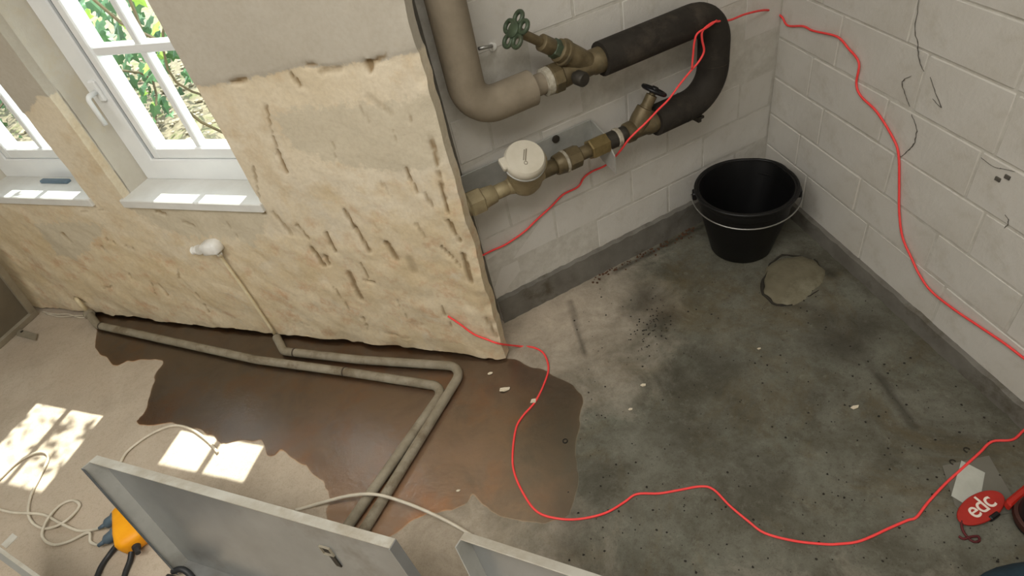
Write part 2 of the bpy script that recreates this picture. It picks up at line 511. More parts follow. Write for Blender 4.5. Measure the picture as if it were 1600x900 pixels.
# ================================================================== SETTING
# ---- floor
def make_floor():
    x0, x1, y0, y1, st = -2.7, 1.35, .1, 2.5, .0125
    nx, ny = int((x1 - x0) / st) + 1, int((y1 - y0) / st) + 1
    X, Y = np.meshgrid(x0 + np.arange(nx) * st, y0 + np.arange(ny) * st)
    wet = polysd(X, Y, WETP)
    Zr = .0016 * fbm(X * 6, Y * 6, 3) + .0008 * fbm(X * 30, Y * 30, 9, 2)
    Zr = np.where(wet > -.01, Zr * .35 - .0006, Zr)
    # dimmer light in the right corner, painted as darker concrete past a wandering line
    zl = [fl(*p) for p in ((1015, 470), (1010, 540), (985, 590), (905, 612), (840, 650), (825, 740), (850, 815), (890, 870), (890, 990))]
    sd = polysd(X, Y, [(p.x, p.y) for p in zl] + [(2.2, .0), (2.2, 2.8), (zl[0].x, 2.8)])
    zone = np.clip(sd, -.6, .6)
    st_ = np.zeros_like(X)
    def blot(px, py, r, a, ex=1.0):
        nonlocal st_
        c = fl(px, py)
        d = np.hypot(X - c.x, (Y - c.y) * ex) / r + .35 * fbm(X * 14, Y * 14, 21)
        st_ = np.maximum(st_, a * np.clip(1.3 - d, 0, 1))
    for b in ((1310, 540, .09, .75), (1345, 512, .08, .6), (1290, 500, .05, .5), (1010, 470, .08, .8), (1035, 500, .06, .8), (1120, 570, .09, .5),
              (1050, 590, .07, .4), (1080, 690, .10, .35), (1180, 740, .12, .3), (930, 760, .07, .45), (885, 800, .07, .5), (1270, 620, .06, .3), (880, 840, .05, .5)):
        blot(*b)
    def line(p, q, w, a):
        nonlocal st_
        A, B = fl(*p), fl(*q)
        d = segdist(X, Y, A.x, A.y, B.x, B.y) + .006 * fbm(X * 30, Y * 30, 31)
        st_ = np.maximum(st_, a * np.clip(1.2 - d / w, 0, 1))
    line((1372, 588), (1430, 668), .014, .9); line((1340, 545), (1372, 588), .02, .5)
    line((890, 470), (913, 552), .011, .8)
    line((990, 482), (1035, 488), .02, .7); line((1030, 490), (1035, 530), .016, .7); line((1255, 400), (1300, 430), .02, .8); line((1215, 475), (1270, 482), .02, .6)
    line((1100, 352), (960, 425), .012, .95); line((1300, 390), (1590, 652), .010, .7)
    nv = nx * ny
    co = np.stack([X.ravel(), Y.ravel(), Zr.ravel()], 1)
    i = np.arange(nv).reshape(ny, nx)
    q = np.stack([i[:-1, :-1].ravel(), i[:-1, 1:].ravel(), i[1:, 1:].ravel(), i[1:, :-1].ravel()], 1)
    me = bpy.data.meshes.new('floor')
    me.from_pydata(co.tolist(), [], q.tolist())
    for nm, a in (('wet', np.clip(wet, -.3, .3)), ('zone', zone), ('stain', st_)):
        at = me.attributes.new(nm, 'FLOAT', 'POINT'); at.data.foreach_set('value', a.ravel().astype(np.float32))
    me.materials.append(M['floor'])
    for p in me.polygons: p.use_smooth = True
    o = bpy.data.objects.new('floor', me); COL.objects.link(o); WL[o] = Vector((0, 0, 0))
    tag(o, 'worn concrete floor, pale and dry under the windows, darkened in the corner for dimmer light', kind='structure')
    return o
def rough_outline(px, amp=.012, n=7, seed=5):
    P = [fl(*p) for p in px]
    C = cr(P, n, True)
    xs = np.array([c.x for c in C]); ys = np.array([c.y for c in C])
    dx = amp * fbm(xs * 22, ys * 22, seed); dy = amp * fbm(xs * 22, ys * 22, seed + 50)
    return [(float(a), float(b)) for a, b in zip(xs + dx, ys + dy)]
WET_PX = [(148, 474), (152, 512), (147, 540), (162, 556), (182, 570), (200, 564), (228, 562), (254, 565), (242, 590), (234, 618), (226, 645), (214, 658), (232, 664), (262, 662), (300, 668), (334, 682), (350, 694), (368, 688), (404, 688), (414, 704), (426, 712), (441, 704), (470, 726), (503, 750), (512, 775), (509, 806),
          (520, 850), (570, 860), (612, 838), (650, 812), (690, 799), (722, 790), (742, 771), (757, 786), (772, 800), (803, 812), (850, 818), (885, 802), (902, 760), (898, 700), (905, 650), (905, 612), (850, 580), (792, 562), (700, 535), (600, 522), (420, 500)]
WETP = []
for _x, _y in rough_outline(WET_PX):
    _d = (Vector((_x, _y, 0)) - L0).dot(LN)
    if _d < -.05 and _x < L1.x: _x, _y = _x + LN.x * (-.05 - _d), _y + LN.y * (-.05 - _d)
    WETP.append((_x, _y))
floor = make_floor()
bm = NB()
for a, b in (((-2.7, .1), (1.35, -2.4)), ((-4.2, 2.5), (-2.7, -2.4)), ((1.35, 2.5), (2.2, -2.4))):
    v = [bm.verts.new((x, y, -.002)) for x, y in ((a[0], b[1]), (b[0], b[1]), (b[0], a[1]), (a[0], a[1]))]; bm.faces.new(v)
tag(obj('floor', bm, simple('far_floor', (150, 140, 124), (128, 118, 100), .85, scale=6), origin=(0, 0, 0)), 'concrete floor running on behind the viewer', kind='structure')
bm = NB()
v = [bm.verts.new((x, y, .0022 )) for x, y in WETP]
f = bm.faces.new(v)
if f.normal.z < 0 or True:
    bm.normal_update()
    if f.normal.z < 0: f.normal_flip()
bmesh.ops.triangulate(bm, faces=bm.faces, ngon_method='EAR_CLIP')
tag(obj('puddle', bm, M['film'], origin=(fl(500, 640).x, fl(500, 640).y, 0)), 'brown shiny puddle of water spread under the pipes on the floor', 'puddle')

# round mortar patch with a dark ring, part of the floor
c = fl(1238, 436)
ax = (fl(1288, 428) - fl(1186, 442)) / 2; ay = (fl(1238, 396) - fl(1238, 476)) / 2
def oval(k, n=40, wob=.06, seed=1):
    out = []
    for i in range(n):
        a = 2 * math.pi * i / n
        w = k * (1 + wob * math.sin(3 * a + seed) + wob * .6 * math.sin(5 * a + 2 * seed) + wob * .4 * math.sin(11 * a))
        out.append(c + ax * math.cos(a) * w + ay * math.sin(a) * w)
    return out
bm = NB()
rings = [[bm.verts.new(p + Z * h) for p in oval(k)] for k, h in ((.93, .000), (.86, .006), (.7, .008), (.35, .0095))]
for A, B in zip(rings, rings[1:]):
    for i in range(40): bm.faces.new((A[i], A[(i + 1) % 40], B[(i + 1) % 40], B[i]))
bm.faces.new(rings[-1])
obj('mortar_patch', bm, M['patch'], floor, True)['label'] = 'oval raised mortar patch in front of the bucket'
bm = NB()
pts = oval(.95, 40, .07, 2)
for i0, i1, w in ((8, 31, .006), (33, 37, .003), (2, 6, .003)):
    seg = [p + Z * .001 for p in pts[i0:i1]]
    tube(bm, seg, [w * (0.35 + .65 * math.sin(math.pi * k / (len(seg) - 1))) * (1 + .4 * random.uniform(-1, 1)) for k in range(len(seg))], 6)
obj('crack', bm, M['ring'], floor, True)

# ---- left wall: displaced plaster face with two window openings
WINS = [(1.005, 1.54), (0.32, 0.855)]
Z0W, Z1W = .615, 1.39
GOUGE = []
def g(x0, y0, x1, y1, w, dep=.009): GOUGE.append((x0, y0, x1, y1, w, dep))
for a in ((415, 165, 425, 215, 3), (425, 218, 436, 245, 4), (434, 240, 447, 268, 6, .014), (456, 118, 468, 132, 6, .012), (481, 102, 495, 100, 5), (500, 112, 532, 106, 7, .006), (574, 98, 578, 112, 7, .014), (580, 98, 605, 86, 5), (508, 364, 524, 394, 6, .014),
          (485, 389, 505, 415, 8, .012), (508, 402, 512, 412, 6, .014), (538, 330, 556, 360, 6, .011), (556, 360, 577, 392, 6, .013), (563, 411, 574, 436, 3, .009), (572, 441, 583, 443, 4, .014), (544, 428, 564, 467, 9, .010), (563, 491, 575, 516, 3, .01),
          (522, 448, 547, 485, 2.5, .007), (426, 332, 454, 367, 7, .007), (463, 352, 482, 373, 5, .009), (604, 382, 618, 404, 9, .012), (640, 405, 646, 424, 13, .005), (635, 265, 643, 285, 5, .010), (640, 280, 652, 300, 6, .009), (632, 167, 643, 190, 2, .006), (608, 177, 621, 230, 2, .005),
          (98, 364, 109, 376, 6, .013), (166, 374, 167, 377, 3, .014), (177, 378, 178, 380, 3, .014), (195, 384, 197, 387, 3.2, .014), (207, 388, 210, 391, 3.2, .014), (158, 385, 161, 389, 3.2, .014), (243, 331, 256, 335, 5, .010), (200, 427, 208, 441, 3, .008), (236, 444, 244, 461, 3, .010),
          (247, 444, 263, 463, 3, .010), (307, 458, 326, 488, 2.6, .010), (162, 450, 174, 448, 3, .008), (285, 348, 302, 353, 6, .006), (276, 418, 280, 434, 3, .007), (118, 465, 131, 471, 5, .013), (690, 388, 722, 420, 4, .010), (722, 400, 736, 440, 7, .013), (700, 345, 718, 378, 6, .012),
          (662, 300, 676, 322, 6, .008), (690, 480, 705, 510, 3, .008), (760, 500, 775, 530, 4, .008), (650, 350, 664, 372, 6, .006), (595, 285, 612, 310, 4, .004), (360, 128, 384, 125, 4, .010), (395, 262, 405, 310, 4, .007), (403, 318, 412, 334, 5, .010), (180, 268, 186, 285, 4, .008),
          (128, 330, 160, 328, 2, .005), (350, 345, 372, 372, 3, .005), (690, 96, 700, 92, 4, .006), (655, 88, 668, 84, 3, .006), (713, 80, 722, 78, 3, .007), (620, 470, 636, 498, 3, .006), (600, 520, 640, 528, 3, .006), (330, 520, 300, 505, 2, .004), (470, 505, 500, 515, 2, .004),
          (672, 215, 684, 260, 5, .010), (684, 270, 700, 330, 5, .012), (520, 225, 524, 245, 3, .005), (560, 160, 575, 190, 3, .004), (575, 150, 610, 175, 10, .004)):
    g(*a)
def make_wall_left():
    du = .008
    ue = [-.6]
    for k in sorted([w for W in WINS for w in W] + [LEN_L]):
        n = max(1, round((k - ue[-1]) / du)); ue += list(np.linspace(ue[-1], k, n + 1)[1:])
    ze = list(np.linspace(0.012, Z0W, round(Z0W / du))) + list(np.linspace(Z0W, Z1W, round(.775 / du)))[1:] + [1.45, 1.9, 2.4]
    U, ZZ = np.meshgrid(np.array(ue), np.array(ze))
    band_px = [(0, 232), (60, 150), (130, 151), (300, 135), (345, 131), (400, 122), (480, 102), (530, 104), (545, 98), (640, 88), (720, 77)]
    bu, bz = zip(*sorted(luz(*p) for p in band_px if True))
    band = np.interp(U, bu, bz)
    band = band + .008 * fbm(U * 14, ZZ * 4, 77)
    paint = np.clip(ZZ - band, -.3, .3)
    rough = 1 / (1 + np.exp(-(.60 - ZZ + .1 * fbm(U * 3, ZZ * 3, 5)) * 14))
    D = -.0030 * np.clip(paint / .006, 0, 1)                       # paint layer stands proud
    amp = np.where(paint > 0, .0012, .0022 + .0035 * rough)
    D = D + amp * 1.5 * fbm(U * 13 + ZZ * 3, ZZ * 11, 11, 5) + .004 * rough * np.clip(fbm(U * 16 - ZZ * 4, ZZ * 6, 19, 3) - .15, 0, 1) * 2
    hole = np.zeros_like(U)
    jit = .004 * fbm(U * 60, ZZ * 60, 41, 2)
    for x0, y0, x1, y1, w, dep in GOUGE:
        a, b = luz(x0, y0), luz(x1, y1)
        ww = w * .0010
        d = segdist(U, ZZ, a[0], a[1], b[0], b[1]) + jit
        k = np.clip(1.25 - d / ww * .75, 0, 1)
        k = k * k * (3 - 2 * k)
        D = D + dep * .7 * k; hole = np.maximum(hole, k * min(1, dep / .011))
    # broken bottom edge and pier edge
    rag = fbm(U * 24, U * 0 + 3, 61, 3)
    e = np.clip((LEN_L - U) / .03, 0, 1)
    D = D + (1 - e) * (.008 + .012 * fbm(ZZ * 14, U * 3, 71, 4)) * (ZZ < 1.3)
    D = np.clip(D, -.006, .026)
    bot = np.zeros_like(U); bot[0] = np.maximum(0, .012 * rag[0] + .006)
    P = np.zeros(U.shape + (3,))
    for i in range(3):
        P[..., i] = L0[i] + LU[i] * U - LN[i] * D
    P[..., 2] += ZZ + bot
    ny, nx = U.shape
    idx = np.arange(nx * ny).reshape(ny, nx)
    uc = (U[:-1, :-1] + U[:-1, 1:]) / 2; zc = (ZZ[:-1, :-1] + ZZ[1:, :-1]) / 2
    keep = np.ones(uc.shape, bool)
    for a, b in WINS: keep &= ~((uc > a) & (uc < b) & (zc > Z0W) & (zc < Z1W))
    q = np.stack([idx[:-1, :-1], idx[:-1, 1:], idx[1:, 1:], idx[1:, :-1]], -1)[keep]
    bm = NB()
    lay = {}
    for nm in ('paint', 'hole', 'low', 'grey'): bm.verts.layers.float.new(nm)
    for nm in ('paint', 'hole', 'low', 'grey'): lay[nm] = bm.verts.layers.float[nm]
    vs = [bm.verts.new(p) for p in P.reshape(-1, 3).tolist()]
    low = np.clip(.52 - ZZ + .10 * np.sin(U * 3.1 + 1), -.3, .3)
    gp = [luz(*p) for p in ((425, 178), (460, 170), (520, 163), (560, 158), (600, 162), (640, 152), (690, 135), (700, 200), (690, 260), (620, 270), (540, 258), (470, 240), (440, 215))]
    g2 = [luz(*p) for p in ((195, 322), (300, 318), (408, 322), (418, 352), (395, 385), (350, 372), (290, 372), (240, 352))]
    g3 = [luz(*p) for p in ((55, 352), (110, 345), (165, 350), (150, 378), (120, 408), (90, 400), (70, 375))]
    grey = np.clip(np.maximum(np.maximum(polysd(U, ZZ, gp), polysd(U, ZZ, g2)), polysd(U, ZZ, g3)), -.2, .2)
    for nm, A in (('paint', paint), ('hole', hole), ('low', low), ('grey', grey)):
        L = lay[nm]
        for vtx, val in zip(vs, A.ravel().tolist()): vtx[L] = val
    for a in q.tolist(): bm.faces.new([vs[i] for i in a])
    for vtx in [x for x in bm.verts if not x.link_faces]: bm.verts.remove(vtx)
    ed = [e_ for e_ in bm.edges if e_.is_boundary]
    r = bmesh.ops.extrude_edge_only(bm, edges=ed)
    for x in r['geom']:
        if isinstance(x, bmesh.types.BMVert): x.co -= LN * .034
    bmesh.ops.recalc_face_normals(bm, faces=bm.faces)
    o = obj('wall_left', bm, M['plaster'], None, True, (L0.x, L0.y, 0), 50)
    tag(o, 'stripped beige plaster wall with two window openings and chisel marks', kind='structure')
    return o
wall_left = make_wall_left()
T = .195
bm = NB()
d0 = .028
us = [(-.6, WINS[1][0]), (WINS[1][1], WINS[0][0]), (WINS[0][1], LEN_L - .25)]
wbox(bm, LP, -.6, LEN_L - .25, .03, Z0W, d0, T)
wbox(bm, LP, -.6, LEN_L - .25, -.002, .03, .075, T)
wbox(bm, LP, -.6, LEN_L - .25, Z1W, 2.4, d0, T)
for a, b in us: wbox(bm, LP, a, b, Z0W, Z1W, d0, T)
obj('wall_core', bm, M['reveal'], wall_left)
# pier end running back to the block wall
E = LP(LEN_L - .004, 0, d0)
w = Vector((-.10, .995, 0)).normalized()
den = w.xy.dot(BN.xy)
s = (K.xy - E.xy).dot(BN.xy) / den
Eb = E + w * (s + .02)
bm = NB()
poly = [LP(LEN_L - .25, 0, d0), E, Eb, LP(LEN_L - .25, 0, .5)]
slab(bm, poly, Z, 2.4)
obj('pier', bm, M['reveal'], wall_left)

# ---- windows
def make_window(i, u0, u1, bar=False):
    uc = u0 + .29
    ue = uc + .265 - .005
    dF = .11
    root = bpy.data.objects.new('window_%d' % i, None); COL.objects.link(root)
    root.location = LP((u0 + u1) / 2, Z0W, .1); WL[root] = root.location.copy()
    tag(root, 'white casement window with glazing bars and handle, %s' % ('right of the plaster pier' if i == 1 else 'cut by the left edge of the photo'), kind='structure')
    bm = NB()                                                     # fixed frame
    wbox(bm, LP, u0 - .0, u0 + .072, Z0W, Z1W, dF, dF + .07, .004)
    wbox(bm, LP, ue - .05, u1, Z0W, Z1W, dF, dF + .07, .004)
    wbox(bm, LP, u0 + .06, ue - .04, Z0W, Z0W + .075, dF, dF + .07, .004)
    wbox(bm, LP, u0 + .06, ue - .04, Z1W - .05, Z1W, dF, dF + .07, .004)
    obj('frame', bm, M['white'], root)
    bm = NB()
    wbox(bm, LP, u0 + .070, u0 + .098, Z0W + .074, Z1W - .05, dF + .012, dF + .05)
    obj('gasket', bm, M['gasket'], root)
    sx0, sx1, sz0, sz1 = u0 + .092, ue - .055, Z0W + .08, Z1W - .055
    gx0, gx1, gz0, gz1 = u0 + .122, 2 * uc - (u0 + .122), Z0W + .118, Z1W - .11
    sx1 = min(sx1, gx1 + .06)
    bm = NB()
    wbox(bm, LP, sx0, gx0, sz0, sz1, dF - .004, dF + .05, .004)
    wbox(bm, LP, gx1, sx1 + .03, sz0, sz1, dF - .004, dF + .05, .004)
    wbox(bm, LP, gx0 - .004, gx1 + .004, sz0, gz0, dF - .004, dF + .05, .004)
    wbox(bm, LP, gx0 - .004, gx1 + .004, gz1, sz1, dF - .004, dF + .05, .004)
    sash = obj('sash', bm, M['white'], root)
    bm = NB(); wbox(bm, LP, uc - .011, uc + .011, gz0 - .004, gz1 + .004, dF + .004, dF + .034, .003)
    obj('muntin', bm, M['white'], sash)
    for zz in ((1.035,) if i == 1 else ()):
        bm = NB(); wbox(bm, LP, gx0 - .012, gx1 + .012, zz - .013, zz + .013, dF + .002, dF + .036, .003)
        obj('muntin', bm, M['white'], sash)
    for a, b in ((gx0, uc - .011), (uc + .011, gx1)):
        for za, zb in (((gz0, 1.022), (1.048, gz1)) if i == 1 else ((gz0, gz1),)):
            bm = NB(); wbox(bm, LP, a - .004, b + .004, za - .004, zb + .004, dF + .016, dF + .020)
            obj('pane', bm, M['glass'], sash)
    # handle: rose, neck and a lever hanging down
    hz = .925; hu = u0 + .045
    bm = NB(); wbox(bm, LP, hu - .014, hu + .014, hz - .032, hz + .032, dF - .010, dF + .002, .004)
    hd = obj('handle', bm, M['white'], root)
    bm = NB()
    tube(bm, fillet([LP(hu, hz, dF - .005), LP(hu, hz, dF - .045), LP(hu + .004, hz - .085, dF - .048)], .012, 5), .0075, 10)
    obj('lever', bm, M['white'], hd, True)
    bm = NB()
    wbox(bm, LP, u0 - .012, u1 + .004, Z0W - .028, Z0W + .002, -.012, T + .03, .003)
    obj('sill', bm, M['sill'], root)
    if bar:
        b0 = LP(u1 - .17, Z0W + .002, dF - .026)
        bm = NB(); obox(bm, (onL(66, 283, -.082) + onL(110, 286, -.082)) / 2, LU * ((onL(110, 286, -.082) - onL(66, 283, -.082)).length / 2), LN * .010, Z * .010, .003)
        t_ = obj('slate_bar', bm, M['bluebar'])
        tag(t_, 'short slate blue bar lying on the left window sill against the frame', 'bar')
make_window(1, *WINS[0])
make_window(2, *WINS[1], bar=True)

# ---- block walls
def block_wall(name, Pf, length, rows, joints, top, label, inset, shift=0.0, mat=None):
    bm = NB()
    wbox(bm, Pf, -.25, length, 0, 2.4, -inset, -.12)
    w = obj(name, bm, M['mortar'], None, origin=tuple(Pf(0, 0, 0)))
    tag(w, label, kind='structure')
    for r in range(len(rows) - 1):
        js = joints[r]
        e = [-.0] + [j for j in js if 0 < j < length] + [length]
        for a, b in zip(e, e[1:]):
            if b - a < .03: continue
            gq = .0032
            j1, j2 = random.uniform(-.0012, .0012), random.uniform(-.0015, .0015)
            bm = NB()
            wbox(bm, Pf, a + gq, b - gq, rows[r] + gq + j1, rows[r + 1] - gq + j1, -inset - .004, j2, .0022)
            for vtx in bm.verts: vtx.co += Vector((random.uniform(-1, 1), random.uniform(-1, 1), random.uniform(-1, 1))) * .0008
            obj('block', bm, mat or M['block'], w)
    return w
rowsR = [.055, .20, .325, .459, .593, .745, .88, 1.015, 1.15, 1.285]
JR = [[.245, .547, .85, 1.15, 1.45], [.18, .48, .775, 1.035, 1.33, 1.6], [.27, .575, .872, 1.17, 1.47], [.185, .51, .81, 1.10, 1.4], [.283, .595, .84, 1.14, 1.44],
      [.19, .523, .83, 1.13, 1.43], [.28, .58, .88, 1.18, 1.48], [.13, .43, .73, 1.03, 1.33], [.28, .58, .88, 1.18, 1.48]]
wall_right = block_wall('wall_right', lambda u, z, d=0: RP(u, z, d), 1.95, rowsR, JR, 1.3, 'white painted concrete block wall with grey joints and hairline cracks', .0022)
rowsB = [.105, .225, .355, .49, .625, .76, .895, 1.03, 1.165, 1.3]
JB = [[.15 + .3 * k + (.15 if r % 2 else 0) for k in range(6)] for r in range(9)]
wall_back = block_wall('wall_back', lambda u, z, d=0: BP(u, z, d), 1.16, rowsB, JB, 1.3, 'white painted block wall behind the insulated pipes and bucket', .0008)
# base strips
def base_strip(name, Pf, length, h, prof, label):
    bm = NB()
    n = 60
    ring = []
    for k in range(n + 1):
        u = length * k / n
        row = []
        for q, (off, z) in enumerate(prof):
            row.append(bm.verts.new(Pf(u, z + (.004 * math.sin(k * 1.7 + q) if z > .03 else 0) * .6, off + .0016 * math.sin(k * 2.3 + q * 2))))
        ring.append(row)
    for A, B in zip(ring, ring[1:]):
        for q in range(len(prof) - 1): bm.faces.new((A[q], B[q], B[q + 1], A[q + 1]))
    bmesh.ops.recalc_face_normals(bm, faces=bm.faces)
    tag(obj(name, bm, M['base'], None, True, tuple(Pf(length / 2, 0, 0)), 40), label, kind='structure')
base_strip('baseboard_right', lambda u, z, d: RP(u, z, d), 1.95, .06, [(.014, -.003), (.012, .03), (.010, .052), (-.004, .060)], 'grey painted base strip under the white block wall on the right')
base_strip('baseboard_back', lambda u, z, d: BP(u, z, d), 1.16, .11, [(.016, -.003), (.013, .05), (.011, .098), (-.004, .108)], 'grey painted base strip behind the bucket')
# hairline cracks in the right wall
def crack(pxs, w):
    P = [onR(x, y, .0022) for x, y in pxs]
    C = cr(P, 5)
    bm = NB()
    vs = []
    for k, p in enumerate(C):
        ww = w * (.35 + .65 * abs(math.sin(k * 1.9))) * (.3 + .7 * math.sin(math.pi * (k + .5) / len(C)))
        j = Vector((0, 0, 0)) + RU * random.uniform(-1, 1) * w * .8
        vs.append((bm.verts.new(p + j - RU * ww), bm.verts.new(p + j + RU * ww), bm.verts.new(p + j + RN * .0012)))
    for A, B in zip(vs, vs[1:]):
        bm.faces.new((A[0], A[2], B[2], B[0])); bm.faces.new((A[2], A[1], B[1], B[2]))
    bmesh.ops.recalc_face_normals(bm, faces=bm.faces)
    obj('crack', bm, M['crack'], wall_right)
crack([(1436, 0), (1430, 45), (1434, 70), (1437, 98), (1445, 112)], .0024)
crack([(1424, 118), (1410, 128), (1415, 150), (1421, 166)], .0022)
crack([(1424, 178), (1432, 200), (1429, 222), (1418, 236), (1407, 245)], .0022)
crack([(1453, 120), (1462, 145), (1471, 168), (1457, 154)], .0022)
crack([(1533, 246), (1552, 260), (1568, 264), (1586, 268)], .002)
crack([(1570, 335), (1576, 345), (1570, 357)], .0016)
for p in ((1559, 280), (1574, 277)):
    bm = NB(); obox(bm, onR(*p, .002), RU * .007, RN * .002, Z * .005, .001); obj('chip', bm, M['crack'], wall_right)

# ---- ceiling
bm = NB()
slab(bm, [LP(-1.6, 2.4, .1), LP(LEN_L - .1, 2.4, .1), BP(.9, 2.4, -.05), BP(-.05, 2.4, -.1), RP(3.2, 2.4, -.05), Vector((-4, -2.4, 2.4))], Z, .08)
tag(obj('ceiling', bm, M['ceil']), 'white painted ceiling above the frame', kind='structure')
bm = NB()
cs = [LP(-.6, 0, .1), Vector((-3.6, -.4, 0)), Vector((-2.6, -2.3, 0)), RP(3.1, 0, -.05)]
for p, q in zip(cs, cs[1:]):
    e = (q - p).normalized(); nn = Vector((-e.y, e.x, 0))
    obox(bm, (p + q) / 2 - nn * .05 * (-1 if nn.dot(Vector((0, 0, 0)) - p) < 0 else 1) + Z * 1.2, (q - p) / 2, nn * .05, Z * 1.2)
tag(obj('wall_rear', bm, M['ceil']), 'plain painted walls behind the viewer', kind='structure')
bm = NB()
far = RP(1.95, 0)
obox(bm, far + Vector((.06, -1.3, 1.2)), Vector((.05, 0, 0)), Vector((0, 1.32, 0)), Vector((0, 0, 1.2)))
tag(obj('wall_right', bm, M['block']), 'plain white stretch of wall running on behind the viewer', kind='structure')
# ================================================================== THINGS
# ---- bucket
def make_bucket():
    c = Vector((.826, 1.596, 0))
    H, rt, rb = .252, .160, .102
    t = thing('bucket', c, 'black plastic builder bucket with a wire handle standing in the wall corner', 'bucket')
    n = 56
    bm = NB()
    prof = [(0.004, .0001, 0), (.004, rb - .012, 0), (0.0, rb - .006, 0), (.006, rb, 0), (.09, rb + (rt - rb) * .36, 0), (.17, rb + (rt - rb) * .70, 0), (H - .045, rt - .018, 0), (H - .040, rt - .009, 0), (H - .004, rt - .004, 1), (H, rt - .006, 1), (H, rt - .012, 1), (H - .012, rt - .015, 1), (.10, rb + .012, 0), (.012, rb - .008, 0), (.010, .0001, 0)]
    sp = math.radians(38)
    rings = []
    for z, r, rim in prof:
        row = []
        for k in range(n):
            a = 2 * math.pi * k / n
            d = abs((a - sp + math.pi) % (2 * math.pi) - math.pi)
            ex = .016 * max(0, 1 - (d / .42) ** 2) if rim else (.008 * max(0, 1 - (d / .42) ** 2) if z > .15 else 0)
            dz = -.006 * max(0, 1 - (d / .42) ** 2) if rim else 0
            row.append(bm.verts.new(c + Vector((math.cos(a) * (r + ex), math.sin(a) * (r + ex), z + dz))))
        rings.append(row)
    for A, B in zip(rings, rings[1:]):
        for k in range(n): bm.faces.new((A[k], A[(k + 1) % n], B[(k + 1) % n], B[k]))
    bmesh.ops.remove_doubles(bm, verts=bm.verts, dist=1e-4)
    bmesh.ops.recalc_face_normals(bm, faces=bm.faces)
    obj('body', bm, M['bucket'], t, True, angle=40)
    bm = NB()
    pts = [c + Vector((math.cos(a) * (rt - .001), math.sin(a) * (rt - .001), H - .001)) for a in [2 * math.pi * k / 56 for k in range(56)]]
    for k in range(56):
        a = 2 * math.pi * k / 56
        d = abs((a - sp + math.pi) % (2 * math.pi) - math.pi)
        pts[k] += Vector((math.cos(a), math.sin(a), -.35)) * .016 * max(0, 1 - (d / .42) ** 2)
    tube(bm, pts, .0058, 8, True)
    obj('rim', bm, M['bucket'], t, True)
    # ears and wire handle hanging down at the front
    ua = Vector((-.94, .34, 0)).normalized(); ub = -ua
    e0, e1 = math.radians(160), math.radians(-22)
    for a in (e0, e1):
        d = Vector((math.cos(a), math.sin(a), 0)); tt = Vector((-d.y, d.x, 0))
        bm = NB(); obox(bm, c + d * (rt + .002) + Z * (H - .026), d * .008, tt * .016, Z * .014, .003)
        obj('ear', bm, M['bucket'], t)
    pts = []
    for k in range(33):
        a = e0 + (e1 + 2 * math.pi - e0) * k / 32
        s = math.sin(math.pi * k / 32)
        pts.append(c + Vector((math.cos(a) * (rt + .012), math.sin(a) * (rt + .012), H - .024 - .020 * s)))
    bm = NB(); tube(bm, pts, .0024, 8)
    obj('handle', bm, M['wire'], t, True)
make_bucket()

# ---- insulated pipe on the block wall
PO = .085
def pb(x, y, off=PO): return onB(x, y, off)
zt = (pb(735, 163).z + pb(1118, 30).z) / 2
zl = pb(1116, 146).z
def atz(p, z): return Vector((p.x, p.y, z))
cTL = atz(pb(735, 163), zt); cTR = atz(pb(1117, 30), zt); cBR = Vector((cTR.x, cTR.y, zl))
top = Vector((cTL.x, cTL.y, 1.9))
UB = (cTR - cTL).normalized()
def on_axis(x, y, A, d):
    """point of line A + d s that is nearest to the view ray of a pixel"""
    C = Vector((0, 0, CAM_H)); r = ray(x, y).normalized()
    w = A - C; b = d.dot(r)
    s = (b * r.dot(w) - d.dot(w)) / (1 - b * b)
    return A + d * s
pe1 = on_axis(829, 134, cTL, UB)
t = thing('insulated_pipe', atz(cTL, 0) + Z * cTL.z, 'grey lagged water pipe coming down the wall and bending right to the green wheel valve', 'pipe')
bm = NB(); tube(bm, fillet([top, cTL, pe1], .075, 12), .046, 20)
obj('insulation', bm, M['insul_old'], t, True, angle=50)
pe2 = on_axis(850, 127, cTL, UB)
bm = NB(); tube(bm, [pe1 - UB * .05, pe2], .028, 18); obj('bare_pipe', bm, M['insul_old'], t, True, angle=50)
# valve 1
def AX(x, y): return on_axis(x, y, cTL, UB)
t = thing('gate_valve', AX(890, 108), 'angled brass valve with a flower shaped green hand wheel on the upper pipe', 'valve')
a0, a1, a2, a3, a4 = AX(846, 124), AX(856, 121), AX(874, 115), AX(896, 108), AX(941, 92)
bm = NB(); lathe(bm, a0, UB, [(0, .030), (.002, .036), ((a1 - a0).length, .037), ((a1 - a0).length + .003, .033)], 22)
obj('tape_ring', bm, M['tape'], t, True, angle=40)
bm = NB(); hexa(bm, a1, a2, .040, 8); obj('union_nut', bm, M['brass'], t)
bm = NB()
L = (a4 - a2).length
lathe(bm, a2 - UB * .004, UB, [(0, .030), (.01, .034), (L * .3, .031), (L * .55, .032), (L * .75, .030), (L * .8, .034), (L, .034), (L + .03, .033)], 22)
tip = on_axis(815, 53, AX(905, 96) + BN * .03, (onB(815, 50, .16) - onB(903, 90, PO)).normalized())
s0 = AX(920, 100); sdir = (onB(801, 46, .105) - s0).normalized(); SL = (onB(801, 46, .105) - s0).length
lathe(bm, s0, sdir, [(0, .028), (SL * .18, .030), (SL * .30, .031), (SL * .34, .027)], 20)
obj('body', bm, M['brass'], t, True, angle=45)
bm = NB(); lathe(bm, s0 + sdir * SL * .33, sdir, [(0, .030), (SL * .012, .034), (SL * .045, .034), (SL * .05, .029), (SL * .10, .029), (SL * .11, .024)], 22)
obj('bonnet', bm, M['brass'], t, True, angle=40)
bm = NB(); hexa(bm, s0 + sdir * SL * .43, s0 + sdir * SL * .52, .024, 6); obj('gland_nut', bm, M['green'], t)
